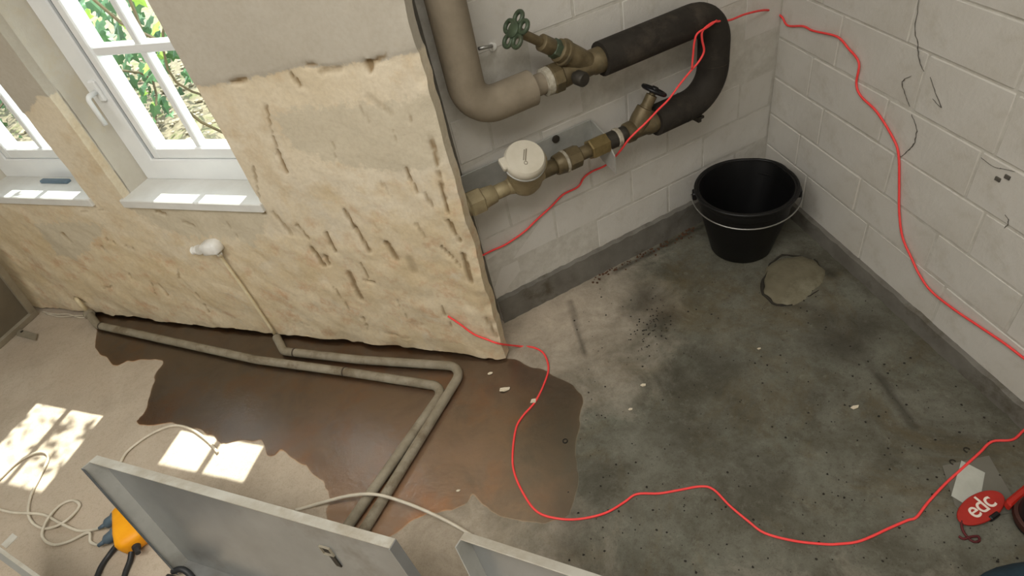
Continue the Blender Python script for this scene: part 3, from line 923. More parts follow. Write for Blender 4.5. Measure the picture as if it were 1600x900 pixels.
bm = NB(); lathe(bm, s0 + sdir * SL * .50, sdir, [(0, .018), (SL * .02, .021), (SL * .15, .021), (SL * .16, .017)], 18); obj('gland', bm, M['brass'], t, True, angle=40)
bm = NB(); lathe(bm, s0 + sdir * SL * .62, sdir, [(0, .0115), (SL * .34, .0115)], 14); obj('stem', bm, M['brass'], t, True, angle=40)
wc = s0 + sdir * SL * .97
e1 = (Z - sdir * Z.dot(sdir)).normalized(); e2 = sdir.cross(e1)
bm = NB()
lathe(bm, wc - sdir * .010, sdir, [(0, .013), (.004, .019), (.018, .019), (.022, .012)], 16)
for k in range(5):
    a = 2 * math.pi * (k + .15) / 5
    cc = wc + (e1 * math.cos(a) + e2 * math.sin(a)) * .030
    tube(bm, [cc + (e1 * math.cos(b) + e2 * math.sin(b)) * .0140 for b in [2 * math.pi * j / 18 for j in range(18)]], .0056, 8, True)
obj('hand_wheel', bm, M['green'], t, True, angle=50)
bm = NB()
k0 = AX(884, 112); kd = (onB(908, 123, .14) - k0).normalized(); kl = (onB(908, 123, .14) - k0).length
lathe(bm, k0 + kd * .02, kd, [(0, .012), (kl - .042, .012), (kl - .034, .019), (kl - .010, .019), (kl - .006, .016)], 18)
obj('drain_cap', bm, M['iron'], t, True, angle=40)
# upper loop
t = thing('insulated_pipe', cTR, 'dark foam lagged pipe loop with the red cord hooked over its bend', 'pipe')
q0 = AX(938, 92)
LUZ = -UB
q3 = on_axis(1022, 190, cBR, UB)
bm = NB(); tube(bm, fillet([q0, cTR, cBR, q3], [.085, .095], 12), .046, 22)
obj('insulation', bm, M['insul'], t, True, angle=50)
for p, d in ((cTR - UB * .105, UB), (cBR + Z * .105, Z), (cBR - UB * .11, UB)):
    bm = NB(); lathe(bm, p - d * .0015, d, [(0, .0455), (.0008, .0466), (.0022, .0466), (.003, .0455)], 22, False)
    obj('seam', bm, M['insul'], t, True)
bm = NB(); obox(bm, cBR - UB * .055 - Z * .05 , UB * .012, BN * .02, Z * .004, .001); obox(bm, cBR - UB * .055 - Z * .062 - BN * .03, UB * .006, BN * .045, Z * .005, .001); obj('bracket', bm, M['iron'], t)
# ---- lower line: stop valve, fittings, meter
def LX(x, y): return on_axis(x, y, cBR, UB)
t = thing('stop_valve', LX(1000, 195), 'brass slanted stop valve with a small black wheel on the lower pipe', 'valve')
bm = NB()
b0, b1 = LX(1024, 189), LX(976, 208)
L = (b0 - b1).length
lathe(bm, b1, UB, [(0, .024), (.004, .030), (L * .22, .031), (L * .28, .027), (L * .62, .028), (L * .70, .033), (L, .033)], 22)
s0 = LX(992, 200); _r = ray(1022, 141).normalized(); _c = Vector((0, 0, CAM_H)); tip = _c + _r * ((s0 - _c).dot(_r) - .012); sd = (tip - s0).normalized(); SL = (tip - s0).length
lathe(bm, s0, sd, [(0, .028), (SL * .3, .029), (SL * .55, .026), (SL * .56, .019), (SL * .62, .0165)], 20)
obj('body', bm, M['brass'], t, True, angle=45)
bm = NB(); lathe(bm, s0 + sd * SL * .58, sd, [(0, .0165), (SL * .30, .0165), (SL * .31, .010), (SL * .42, .009)], 16); obj('stem', bm, M['brass'], t, True, angle=40)
wc = s0 + sd * SL * 1.0
e1 = BN; e1 = (e1 - sd * e1.dot(sd)).normalized(); e2 = sd.cross(e1)
bm = NB()
lathe(bm, wc - sd * .007, sd, [(0, .010), (.003, .012), (.014, .012), (.018, .008)], 14)
tube(bm, [wc + (e1 * math.cos(b) + e2 * math.sin(b)) * .034 for b in [2 * math.pi * j / 24 for j in range(24)]], .0058, 8, True)
for k in range(4):
    a = math.pi / 2 * k + .3
    d = e1 * math.cos(a) + e2 * math.sin(a); tube(bm, [wc + d * .008, wc + d * .034], .0048, 8)
obj('hand_wheel', bm, M['blackp'], t, True, angle=50)
# meter
t = thing('water_meter', LX(818, 270), 'round water meter with a pale lid and brass unions on the lower pipe', 'water meter')
def ring(x0, y0, x1, y1, r, name='union', mat='brass', hexn=0, r2=None):
    p, q = LX(x0, y0), LX(x1, y1)
    bm = NB()
    if hexn: hexa(bm, p, q, r, hexn)
    else: lathe(bm, p, q - p, [(0, r * .9), (.003, r), ((q - p).length - .003, (r2 or r)), ((q - p).length, (r2 or r) * .9)], 22)
    return obj(name, bm, M[mat], t, not hexn, angle=40)
ring(690, 328, 724, 317, .022, 'pipe_end', 'brass_pale')
ring(722, 318, 729, 315, .031, 'collar', 'brass_pale')
ring(728, 316, 752, 307, .038, 'hex_nut', 'brass_pale', 6)
ring(750, 308, 772, 299, .030, 'coupling', 'brass_pale', 0, .026)
ring(770, 300, 796, 290, .021, 'meter_neck', 'brass_pale')
ring(845, 270, 872, 260, .022, 'meter_neck', 'brass')
ring(868, 262, 882, 256, .029, 'coupling', 'brass', 0, .032)
ring(881, 257, 886, 255, .034, 'collar', 'tape')
ring(886, 255, 906, 246, .033, 'hex_nut', 'brass', 8)
ring(904, 247, 925, 238, .020, 'pipe_neck', 'brass')
ring(922, 239, 950, 227, .031, 'hex_nut', 'brass_hex', 6)
ring(948, 228, 966, 219, .026, 'pipe_neck', 'iron')
ring(962, 220, 969, 217, .029, 'collar', 'tape')
ring(966, 218, 982, 210, .025, 'pipe_neck', 'iron')
mc = LX(819, 280)
look = (Vector((0, 0, CAM_H)) - mc).normalized()
md = (BN * .52 + Z * .85).normalized()
bm = NB(); lathe(bm, mc - md * .036, md, [(0, .010), (.006, .028), (.022, .044), (.045, .050), (.140, .050)], 30)
lathe(bm, LX(790, 291), UB, [(0, .02), (.02, .026), ((LX(850, 268) - LX(790, 291)).length - .02, .026), ((LX(850, 268) - LX(790, 291)).length, .02)], 20)
obj('meter_body', bm, M['brass_pale'], t, True, angle=45)
lc = mc + md * .102 - UB * .014
bm = NB(); lathe(bm, lc, md, [(0, .054), (.003, .056), (.020, .056), (.026, .053), (.030, .050), (.0305, .0001)], 36, False)
lid = obj('lid', bm, M['lid'], t, True, angle=40)
bm = NB(); lathe(bm, lc - md * .002, md, [(0, .0535), (.001, .0578), (.005, .0578), (.006, .0545)], 36, False); obj('lid_ring', bm, M['plate'], lid, True)
e1 = (UB - md * UB.dot(md)).normalized(); e2 = md.cross(e1)
bm = NB(); obox(bm, lc + md * .0308 + e2 * .004 + e1 * .004, (e1 * .55 + e2 * .83) * .018, (e1 * .83 - e2 * .55) * .0016, md * .0006)
obox(bm, lc + md * .0308 + e2 * .006 - e1 * .001, (e1 * .55 + e2 * .83) * .016, (e1 * .83 - e2 * .55) * .0012, md * .0006)
tube(bm, [lc + md * .0308 - e2 * .017 - e1 * .008 + (e1 * math.cos(b) + e2 * math.sin(b)) * .0045 for b in [2 * math.pi * j / 12 for j in range(12)]], .0009, 5, True)
obj('lid_mark', bm, M['lidmark'], lid)
bm = NB(); obox(bm, lc + md * .015 - e1 * .055 + e2 * .012, e1 * .010, e2 * .018, md * .008, .003); obj('lid_hinge', bm, M['lid'], lid)
# bracket plate on the wall behind the meter
t = thing('meter_bracket', onB(880, 222, .01), 'bent galvanised steel plate bracket holding the water meter', 'bracket')
pr0, pr1 = onB(924, 186, .012), onB(945, 204, .012)
zt_, zb_ = pr0.z, pr0.z - .085
ur = (pr0 - K).dot(BU); ul = ur + (LX(960, 215) - LX(722, 318)).length * .98
bm = NB(); wbox(bm, lambda u, z, d: BP(u, z, d), ur, ul, zb_, zt_, .008, .012, .001); obj('back_plate', bm, M['plate'], t)
for uu in (ur, ul):
    bm = NB()
    poly = [BP(uu, zt_, .008), BP(uu, zt_ - .02, .075), BP(uu, zt_ - .075, .125), BP(uu, zb_ - .05, .125), BP(uu, zb_ - .035, .06), BP(uu, zb_, .008)]
    slab(bm, poly, BU, .004); obj('end_plate', bm, M['plate'], t)
bm = NB(); hp = onB(868, 217, .013); lathe(bm, hp, BN, [(0, .012), (.004, .012), (.005, .008)], 12); obj('bolt', bm, M['iron'], t)
# small bolt on the wall
t = thing('wall_hook', onB(768, 75, .01), 'small pale screw hook in the wall left of the green wheel', 'hook')
bm = NB(); lathe(bm, onB(768, 72, -.002), BN, [(0, .011), (.008, .011), (.009, .006)], 12); obj('plate', bm, M['wplast'], t)
bm = NB(); tube(bm, fillet([onB(768, 72, .0), onB(768, 72, .05), onB(748, 76, .055)], .01, 4), .0045, 8); obj('screw', bm, M['wire'], t, True)

# ---- red cord
bmc = NB()
fz = .0042
FLOORP = [(1625, 652), (1600, 672), (1582, 687), (1550, 690), (1530, 708), (1500, 735), (1476, 757), (1450, 785), (1432, 808), (1418, 813), (1390, 825), (1345, 845), (1310, 850), (1285, 850), (1240, 845), (1195, 833), (1170, 815), (1140, 790), (1115, 765), (1095, 760), (1060, 766), (1030, 771), (995, 772), (975, 785), (945, 802), (905, 811), (870, 810), (840, 800), (820, 775), (804, 740), (801, 710), (806, 670), (817, 650), (836, 628), (850, 600), (857, 575), (850, 553), (834, 543), (812, 541)]
P = [fl(x, y, fz) for x, y in FLOORP]
P += [onL(x, y, .010) for x, y in ((780, 537), (760, 530), (740, 522), (718, 506), (700, 494))]
tube(bmc, cr(P, 5), .0031, 8)
tag(obj('red_cord', bmc, M['cord'], None, True), 'bright red cord lying in a wavy line across the dark floor', 'cord')
bmc = NB()
WALLP = [(1622, 575), (1600, 560), (1570, 537), (1530, 510), (1490, 483), (1455, 455), (1437, 430), (1425, 405), (1410, 370), (1405, 330), (1405, 290), (1404, 242), (1395, 215), (1370, 175), (1345, 150), (1338, 130), (1342, 98), (1325, 75), (1312, 60), (1298, 54), (1270, 48), (1255, 41), (1231, 40), (1222, 27), (1210, 18)]
P = [onR(x, y, .0065) for x, y in WALLP]
P += [onB(x, y, o) for x, y, o in ((1193, 16, .02), (1165, 22, .05), (1142, 31, .09), (1125, 33, .125), (1112, 36, .139), (1098, 48, .140), (1097, 62, .136), (1100, 80, .132), (1092, 96, .13), (1080, 110, .13), (1062, 132, .13), (1045, 155, .13), (1028, 172, .134), (1010, 191, .134), (985, 215, .125), (972, 232, .10), (960, 246, .07), (945, 259, .03), (925, 268, .006), (912, 278, .006), (903, 292, .006), (880, 304, .006), (862, 322, .006), (838, 344, .006), (818, 363, .006), (790, 382, .006), (770, 391, .006), (752, 400, .006), (745, 404, .006))]
tube(bmc, cr(P, 5), .0031, 8)
P = [onB(x, y, o) for x, y, o in ((1120, 32, .138), (1106, 42, .141), (1090, 52, .140), (1085, 66, .137), (1083, 85, .133), (1081, 108, .131))]
tube(bmc, cr(P, 5), .0029, 8)
tag(obj('red_cord', bmc, M['cord'], None, True), 'bright red cord hooked over the lagged pipe bend and running along the white walls', 'cord')

# ---- floor pipes
def floor_pipe(label, pts, rads, joints, stub):
    t = thing('floor_pipe', pts[1] - Z * pts[1].z, label, 'pipe')
    R_ = .0150
    bm = NB(); tube(bm, fillet(pts, rads, 8), R_, 16); obj('pipe', bm, M['floorpipe'], t, True, angle=50)
    for x, y in joints:
        p = fl(x, y, .019); best = None
        for a, b in zip(pts, pts[1:]):
            e = b - a; s = max(0, min(1, (p - a).dot(e) / e.dot(e)))
            q = a + e * s
            if best is None or (q - p).length < best[0]: best = ((q - p).length, q, e.normalized())
        bm = NB(); lathe(bm, best[1] - best[2] * .003, best[2], [(0, R_ * 1.0), (.001, R_ * 1.10), (.005, R_ * 1.10), (.006, R_)], 18, False)
        obj('joint', bm, M['joint'], t, True)
    if stub:
        bm = NB(); tube(bm, fillet(stub, .01, 4), .008, 10); obj('stub', bm, M['conduit'], t, True)
        bm = NB(); lathe(bm, pts[0] - (pts[1] - pts[0]).normalized() * .004, pts[1] - pts[0], [(0, .0165), (.003, .0205), (.018, .0205), (.021, .0165)], 18); obj('collar', bm, M['floorpipe'], t, True, angle=40)
zp = .0175
pA = [onL(138, 489, .018), fl(152, 508, zp), fl(400, 562, zp), fl(540, 581, zp), fl(697, 605, zp), fl(547, 817, zp), fl(530, 842, zp)]
floor_pipe('front one of two dusty floor pipes, starting near the framed panel at far left', pA, [.03, 0.3, 0.3, .04, .0], [(158, 509), (538, 580)], [onL(118, 466, -.01), onL(120, 468, .02), onL(138, 489, .018)])
pB = [onL(432, 527, .018), fl(444, 549, zp), fl(560, 562, zp), fl(726, 573, zp), fl(574, 820, zp), fl(562, 838, zp)]
floor_pipe('rear one of two dusty floor pipes, nearest the plaster wall, under the cream conduit', pB, [.03, 0.3, .045, .0], [(461, 549)], None)
# conduit with a wrapped white box
cpt = [onL(343, 397, .022), onL(350, 408, .013), onL(388, 461, .013), onL(429, 522, .015)]
bm = NB(); tube(bm, cr(cpt, 6), .0055, 10)
tag(obj('conduit', bm, M['conduit'], None, True), 'thin cream conduit rising up the plaster from the rear floor pipe', 'conduit')
t = thing('junction_box', onL(326, 388, .0), 'white plastic wrapped junction box on the plaster below the right window', 'junction box')
uu = (onL(346, 386, .0) - onL(306, 392, .0)).normalized(); vv = LN; ww = uu.cross(vv)
if ww.z < 0: ww = -ww
bm = NB(); obox(bm, onL(331, 386, .016), uu * .034, vv * .024, ww * .022, .009); 
bmesh.ops.subdivide_edges(bm, edges=bm.edges, cuts=1, use_grid_fill=True)
for v_ in bm.verts: v_.co += Vector((random.uniform(-1, 1), random.uniform(-1, 1), random.uniform(-1, 1))) * .0022
obj('box', bm, M['wplast'], t, True, angle=60)
bm = NB(); lathe(bm, onL(312, 390, .016), -uu, [(0, .017), (.012, .016), (.014, .012), (.026, .011), (.030, .014), (.036, .010)], 12); obj('plug_end', bm, M['wplast'], t, True, angle=50)
bm = NB(); lathe(bm, onL(342, 395, .018), onL(350, 408, .013) - onL(342, 395, .018), [(0, .010), (.012, .008)], 12); obj('gland', bm, M['wplast'], t, True)
# thin wires along the wall foot
bm = NB(); tube(bm, cr([fl(66, 487, .010), fl(88, 491, .006), fl(108, 491, .010), fl(124, 496, .006), fl(142, 495, .012)], 5), .0032, 7)
tube(bm, cr([fl(72, 490, .006), fl(95, 495, .005), fl(118, 493, .012), fl(140, 494, .016)], 5), .0028, 7)
tag(obj('wire', bm, M['cable'], None, True), 'two thin pale wires along the foot of the plaster wall at the far left', 'wire')

# ---- grey sheet metal trays
def tray(name, TL, TR, lean, label, fl_w=.03, clip=False, tabpt=None, mt='sheet'):
    """shallow folded sheet standing on edge, open to the viewer"""
    BL, BR = Vector((TL.x + lean.x, TL.y + lean.y, .004)), Vector((TR.x + lean.x, TR.y + lean.y, .004))
    e = (TR - TL).normalized(); dn = (BL - TL).normalized()
    nn = e.cross(dn).normalized()
    if nn.dot(Vector((0, 0, CAM_H)) - TL) < 0: nn = -nn
    Lw, Lh = (TR - TL).length, (BL - TL).length
    dnp = (dn - e * dn.dot(e)); sk = dn.dot(e)
    t = thing(name, (BL + BR) / 2, label, 'tray')
    th = .0015
    def q(a, b, c): return TL + e * a + dn * b + nn * c
    def bx(nm, a0, a1, b0, b1, c0, c1, mat):
        bm = NB(); box8(bm, [q(a0, b0, c0), q(a1, b0, c0), q(a1, b1, c0), q(a0, b1, c0), q(a0, b0, c1), q(a1, b0, c1), q(a1, b1, c1), q(a0, b1, c1)], .0004)
        bmesh.ops.recalc_face_normals(bm, faces=bm.faces)
        return obj(nm, bm, M[mat], t)
    bx('sheet', 0, Lw, 0, Lh, 0, th, mt)
    bx('top_flange', 0, Lw, -th, th, 0, fl_w * .72, 'sheetedge')
    fw = fl_w * 1.4
    bx('side_flange', -th, th, 0, Lh, 0, fw, 'sheetflange')
    bx('side_flange', Lw - th, Lw + th, 0, Lh, 0, fl_w * .8, mt)
    bx('bottom_flange', 0, Lw, Lh - th, Lh, 0, fl_w, mt)
    bx('side_lip', -th, .011, 0.0, Lh, fw - th, fw, 'sheetdark') if clip else None
    if clip:
        cp = on_axis_plane(512, 858, TL, nn)
        a, b = (cp - TL).dot(e), None
        # solve in skewed axes
        v_ = cp - TL; de = dn.dot(e)
        b = (v_.dot(dn) - v_.dot(e) * de) / (1 - de * de); a = v_.dot(e) - b * de
        for a0, a1, b0, b1 in ((a - .014, a - .0125, b - .0105, b + .0115), (a + .0125, a + .014, b - .0105, b + .0115), (a - .014, a + .014, b - .012, b - .0105), (a - .014, a + .014, b + .0115, b + .013)):
            bx('clip', a0, a1, b0, b1, th, .007, 'oframe')
        bx('clip_slot', a - .0125, a + .0125, b - .0105, b + .0115, th, th + .001, 'iron')
        bx('clip_tongue', a - .004, a + .010, b + .012, b + .05, th, .005, 'iron')
    return t
def on_axis_plane(x, y, A, n):
    C = Vector((0, 0, CAM_H)); r = ray(x, y)
    return C + r * ((A - C).dot(n) / r.dot(n))
TL, TR = fl(152, 712, .35), fl(618, 842, .35)
tray('metal_tray', TL, TR, Vector((.078, -.135)), 'large grey folded sheet metal tray standing on edge behind the yellow socket block', .032, True)
TL2 = fl(727, 831, .33); d2 = (fl(912, 891, .33) - TL2).normalized()
tray('metal_tray', TL2, TL2 + d2 * .52, Vector((.055, -.17)), 'grey folded sheet metal tray standing on edge at the bottom centre', .03, False)
TL3 = fl(-60, 812, .25); TR3 = fl(72, 906, .25)
tray('metal_tray', TL3, TR3, Vector((.09, -.09)), 'grey metal tray in the bottom left corner with a short tab on its edge', .012, False)
e3 = (TR3 - TL3).normalized(); tp = fl(8, 850, .25)
bm = NB(); obox(bm, fl(15, 845, .25), (fl(24, 834, .25) - fl(6, 852, .25)) / 2, e3 * .012, Z * .0015, .0005)
o = [x for x in bpy.data.objects if x.name.startswith('metal_tray')][-1]
obj('tab', bm, M['sheetedge'], o)
# framed panel standing at the left edge
A0, A1 = fl(60, 491), fl(-75, 612)
upv = (onL(0, 412, .045) - A0); upv = upv / upv.z * .75
t = thing('framed_panel', (A0 + A1) / 2, 'olive grey framed metal panel leaning on the plaster at the left edge', 'panel')
ea = (A1 - A0); en = ea.cross(upv).normalized()
if en.dot(Vector((0, 0, CAM_H)) - A0) < 0: en = -en
La, Lu = ea.length, upv.length
ea.normalize(); eu = upv.normalized()
def pbx(nm, a0, a1, b0, b1, c0, c1, mat):
    bm = NB(); Q = lambda a, b, c: A0 + ea * a + eu * b + en * c + Z * .003
    box8(bm, [Q(a0, b0, c0), Q(a1, b0, c0), Q(a1, b1, c0), Q(a0, b1, c0), Q(a0, b0, c1), Q(a1, b0, c1), Q(a1, b1, c1), Q(a0, b1, c1)], .001)
    bmesh.ops.recalc_face_normals(bm, faces=bm.faces); return obj(nm, bm, M[mat], t)
pbx('panel', .0, La, .0, Lu, -.012, -.008, 'olive')
pbx('frame_rail', 0, La, 0, .030, -.012, .006, 'oframe'); pbx('frame_rail', 0, La, Lu - .03, Lu, -.012, .006, 'oframe')
pbx('frame_stile', 0, .026, 0.03, Lu - .03, -.012, .006, 'oframe'); pbx('frame_stile', La - .026, La, 0.03, Lu - .03, -.012, .006, 'oframe')
tb = fl(34, 519, .006)
bm = NB(); obox(bm, fl(42, 523, .008), (fl(58, 527, .008) - fl(28, 519, .008)) / 2, (fl(44, 518, .008) - fl(41, 529, .008)) / 2 * .9, Z * .002, .0006); tbo = obj('tab', bm, M['oframe'], t)
bm = NB(); lathe(bm, fl(34, 518, .0105), Z, [(0, .006), (.0012, .006)], 12); obj('hole', bm, M['iron'], tbo)

# ---- yellow socket block, plugs, cables
S0, S1 = fl(189, 797, .03), fl(206, 858, .03)
ed = (S1 - S0).normalized(); eperp = Vector((-ed.y, ed.x, 0))
if eperp.x < 0: eperp = -eperp
t = thing('socket_block', (S0 + S1) / 2 - Z * .03, 'orange yellow rubber socket block on the floor beside the large metal tray', 'socket block')
SLn = (S1 - S0).length
bm = NB()
secs = [(-.0, .018, .018), (.012, .030, .028), (SLn * .55, .042, .031), (SLn * .84, .044, .031), (SLn * .96, .032, .027), (SLn, .016, .016)]
rings = []
for s_, hw, hh in secs:
    row = []
    for k in range(16):
        a = 2 * math.pi * k / 16
        ca, sa = math.cos(a), math.sin(a)
        x = math.copysign(abs(ca) ** .55, ca) * hw; z = math.copysign(abs(sa) ** .55, sa) * hh
        row.append(bm.verts.new(S0 + ed * s_ + eperp * (x + .012) + Z * (.003 + z)))
    rings.append(row)
for A, B in zip(rings, rings[1:]):
    for k in range(16): bm.faces.new((A[k], A[(k + 1) % 16], B[(k + 1) % 16], B[k]))
bm.faces.new(rings[0][::-1]); bm.faces.new(rings[-1])
bmesh.ops.recalc_face_normals(bm, faces=bm.faces)
obj('body', bm, M['yellow'], t, True, angle=50)
bm = NB(); lathe(bm, S1 - ed * .004 + eperp * .012, ed, [(0, .012), (.012, .011), (.014, .008), (.03, .007)], 14); obj('cable_gland', bm, M['bcable'], t, True, angle=50)
PL = []
for i, ((x0, y0), (x1, y1), lb) in enumerate((((187, 806), (164, 820), 'upper grey plug in the left side of the yellow socket block'), ((188, 828), (163, 846), 'lower grey plug in the left side of the yellow socket block'))):
    p, q_ = fl(x0, y0, .032), fl(x1, y1, .028)
    d = (q_ - p).normalized(); Lp = (q_ - p).length
    tt = thing('plug', q_ - Z * .028, lb, 'plug', 'plugs in the yellow socket block')
    bm = NB(); lathe(bm, p, d, [(0, .0195), (Lp * .35, .0205), (Lp * .4, .017), (Lp * .85, .015), (Lp, .009)], 16); obj('body', bm, M['plug'], tt, True, angle=45)
    bm = NB(); lathe(bm, q_ - d * .004, d, [(0, .0075), (.022, .005)], 12); obj('sleeve', bm, M['plug'], tt, True)
    PL.append((q_ + d * .015))
def cable(pts, r, mat, label, z=None, name='cable'):
    P = [p if isinstance(p, Vector) else fl(p[0], p[1], (p[2] if len(p) > 2 else r + .0015)) for p in pts]
    bm = NB(); tube(bm, cr(P, 6), r, 8)
    tag(obj(name, bm, M[mat], None, True), label, 'cable')
cable([(-30, 785), (0, 796), (22, 801), (46, 802, .012), (70, 805), (95, 818, .012), (122, 829), (145, 828), PL[0]], .0042, 'cable', 'white cable running in from the left edge to the upper grey plug')
cable([(-20, 766), (0, 748), (25, 724), (52, 709), (70, 707), (75, 718), (62, 745), (49, 772), (44, 800), (52, 818), (72, 826), (98, 817, .014), (118, 800), (124, 788), (112, 782), (92, 791), (72, 815, .014), (66, 838), (82, 851), (108, 846), (138, 832, .012), (141, 846), (150, 851), PL[1]], .0042, 'cable', 'white cable looped twice on the floor, ending in the lower grey plug')
cable([(186, 728), (196, 709), (215, 692), (242, 675), (272, 665), (300, 671), (326, 690), (340, 707)], .0042, 'cable', 'short arc of white cable behind the large metal tray, on the sunlit floor')
cable([(462, 797), (480, 792, .010), (515, 782, .030), (550, 774, .050), (590, 773, .062), (640, 788, .052), (690, 810, .034), (728, 831, .016), (752, 848, .006)], .0046, 'cable', 'white cable arching over the two floor pipes')
cable([(206, 858, .02), (203, 876, .010), (196, 895, .007), (188, 925, .007)], .0075, 'bcable', 'black cable leaving the end of the yellow socket block')
cable([(187, 846, .02), (170, 868, .008), (157, 888, .008), (145, 920, .008)], .0075, 'bcable', 'black cable left of the socket block at the bottom edge')
bm = NB()
o0 = fl(280, 897, .01)
tube(bm, cr([fl(270, 893, .02), fl(283, 889, .03), fl(296, 897, .02), fl(306, 912, .01)], 5), .008, 8); tube(bm, cr([fl(262, 900, .012), fl(276, 905, .02), fl(290, 915, .01)], 5), .006, 8)
tag(obj('cable', bm, M['bcable'], None, True), 'dark cable end under the lower left corner of the large metal tray', 'cable')

# ---- red tag with white letters, paper and things at the right edge
c0 = fl(1530, 797)
ua = (fl(1562, 776) - fl(1498, 820)); a_ = ua.length / 2; ua.normalize()
va = Z.cross(ua)
vb = (fl(1516, 779) - fl(1546, 818)); b_ = abs(vb.dot(va)) / 2 * .98
t = thing('tag', c0, 'oval red tag with white letters lying on the floor at the right', 'tag')
bm = NB(); slab(bm, [c0 + Z * .008 + ua * (a_ * math.cos(k * math.pi / 24)) + va * (b_ * math.sin(k * math.pi / 24)) for k in range(48)], Z, .006)
bmesh.ops.bevel(bm, geom=[e for e in bm.edges if e.calc_face_angle(0) > .8], offset=.0015, segments=1, affect='EDGES')
obj('disc', bm, M['tagred'], t)
cu = bpy.data.curves.new('letters', 'FONT'); cu.body = 'edc'; cu.align_x = 'CENTER'; cu.align_y = 'CENTER'; cu.size = b_ * 1.8; cu.offset = b_ * .012; cu.extrude = .0004; cu.space_character = .93
to = bpy.data.objects.new('letters', cu); COL.objects.link(to)
dg = bpy.context.evaluated_depsgraph_get()
me = bpy.data.meshes.new_from_object(to.evaluated_get(dg)); bpy.data.objects.remove(to)
bm = NB(); bm.from_mesh(me)
R3 = Matrix((ua, va, Z)).transposed()
for v_ in bm.verts: v_.co = R3 @ v_.co + c0 + Z * .0148 + va * b_ * .10
obj('letters', bm, M['letter'], t)
bm = NB()
tube(bm, cr([c0 - ua * a_ * .93 + Z * .012, fl(1503, 824, .010), fl(1508, 835, .006), fl(1520, 846, .005), fl(1530, 845, .005), fl(1528, 838, .006), fl(1516, 839, .007), fl(1506, 842, .005), fl(1498, 838, .005)], 6), .0028, 7)
obj('cord_loop', bm, M['tagcord'], t, True)
bm = NB(); obox(bm, fl(1553, 807, .010), ua * .013, va * .005, Z * .007, .002); obj('clasp', bm, M['blackp'], t)
bm = NB(); slab(bm, [fl(x, y, .0035) for x, y in ((1502, 720), (1539, 739), (1532, 776), (1506, 787), (1486, 775))], Z, .0012)
tag(obj('paper_scrap', bm, M['paper'], None), 'pale five sided scrap of paper beside the red tag', 'paper')
bm = NB(); slab(bm, [fl(x, y, .0012) for x, y in ((1472, 728), (1545, 712), (1580, 773), (1588, 800), (1520, 812), (1492, 790))], Z, .001)
tag(obj('grey_sheet', bm, M['bag'], None), 'flat grey sheet lying under the pale paper scrap and red tag', 'sheet')
# red handled reel at the right edge
rc = fl(1625, 822, .0)
t = thing('cable_reel', rc, 'black round reel with a white sticker cut off by the right edge', 'reel')
rr = (fl(1583, 822, .05) - fl(1625, 822, .05)).length
bm = NB(); lathe(bm, rc + Z * .002, Z, [(0, rr * .92), (.006, rr), (.05, rr), (.058, rr * .9), (.058, rr * .35)], 40); obj('case', bm, M['blackp'], t, True, angle=40)
bm = NB(); lathe(bm, rc + Z * .022, Z, [(0, rr), (.002, rr + .007), (.016, rr + .007), (.018, rr)], 40, False); obj('rim', bm, M['brown'], t, True, angle=40)
bm = NB()
ang = [math.atan2((fl(1590, y, .06) - rc).y, (fl(1590, y, .06) - rc).x) for y in (778, 812)]
dr = [rc + Vector((math.cos(a), math.sin(a), 0)) * rad + Z * .0605 for rad, aa in ((rr * .88, ang), (rr * .66, ang[::-1])) for a in np.linspace(aa[0], aa[1], 7)]
slab(bm, dr, Z, .0008); obj('sticker', bm, M['letter'], t)
bm = NB(); obox(bm, fl(1590, 776, .03), (fl(1606, 762, .03) - fl(1572, 790, .03)) / 2, (fl(1595, 783, .03) - fl(1585, 769, .03)) / 2 * .8, Z * .012, .004); obj('red_grip', bm, M['redp'], t)
# teal case in the corner
bm = NB()
pc = fl(1590, 925, .0)
for k in range(1): pass
ex_ = (fl(1680, 900, 0) - fl(1535, 915, 0)).normalized(); ey_ = Z.cross(ex_)
rings = []
for h, sx, sy in ((0.0, .17, .09), (.015, .185, .10), (.04, .18, .098), (.062, .15, .08), (.072, .09, .045), (.075, .01, .01)):
    rings.append([bm.verts.new(fl(1672, 962, 0) + ex_ * math.copysign(abs(math.cos(a)) ** .7, math.cos(a)) * sx + ey_ * math.copysign(abs(math.sin(a)) ** .7, math.sin(a)) * sy + Z * (h + .004 * math.sin(3 * a) * (h > .03))) for a in [2 * math.pi * k / 28 for k in range(28)]])
for A, B in zip(rings, rings[1:]):
    for k in range(28): bm.faces.new((A[k], A[(k + 1) % 28], B[(k + 1) % 28], B[k]))
bm.faces.new(rings[-1]); bm.faces.new(rings[0][::-1])
tag(obj('padded_pouch', bm, M['teal'], None, True), 'dark teal padded pouch at the bottom right corner', 'pouch')

# ---- flakes and grit on the floor
def flake(px, py, r, label, mat='flake', fold=.3, n=6, stretch=1.6, ang=0.4, name='plaster_flake', cat='flake', group=None):
    c = fl(px, py, .0035); bm = NB()
    P = [c + Vector((math.cos(a + ang) * r * stretch * random.uniform(.75, 1.1), math.sin(a + ang) * r * random.uniform(.7, 1.1), random.uniform(0, fold) * r)) for a in [2 * math.pi * k / n for k in range(n)]]
    slab(bm, P, Z, .0016)
    tag(obj(name, bm, M[mat], None), label, cat, group)
flake(789, 609, .011, 'small pale plaster flake on wet floor right of the pipe bend')
flake(834, 627, .014, 'largest pale plaster flake under the red cord near the pier', n=4, stretch=.8)
flake(766, 584, .006, 'tiny pale flake just right of the floor pipe bend')
flake(1005, 602, .006, 'tiny white flake on the dark floor below the pier foot', n=5)
flake(985, 640, .005, 'tiny white flake left of a dark stain on the floor', n=5)
flake(1335, 637, .007, 'short white chip on the dark grey floor at right', n=5, stretch=2)
flake(1186, 545, .004, 'speck of white on the floor below the bucket', n=5)
flake(716, 767, .004, 'speck of white on the wet floor near the arching cable', n=5)
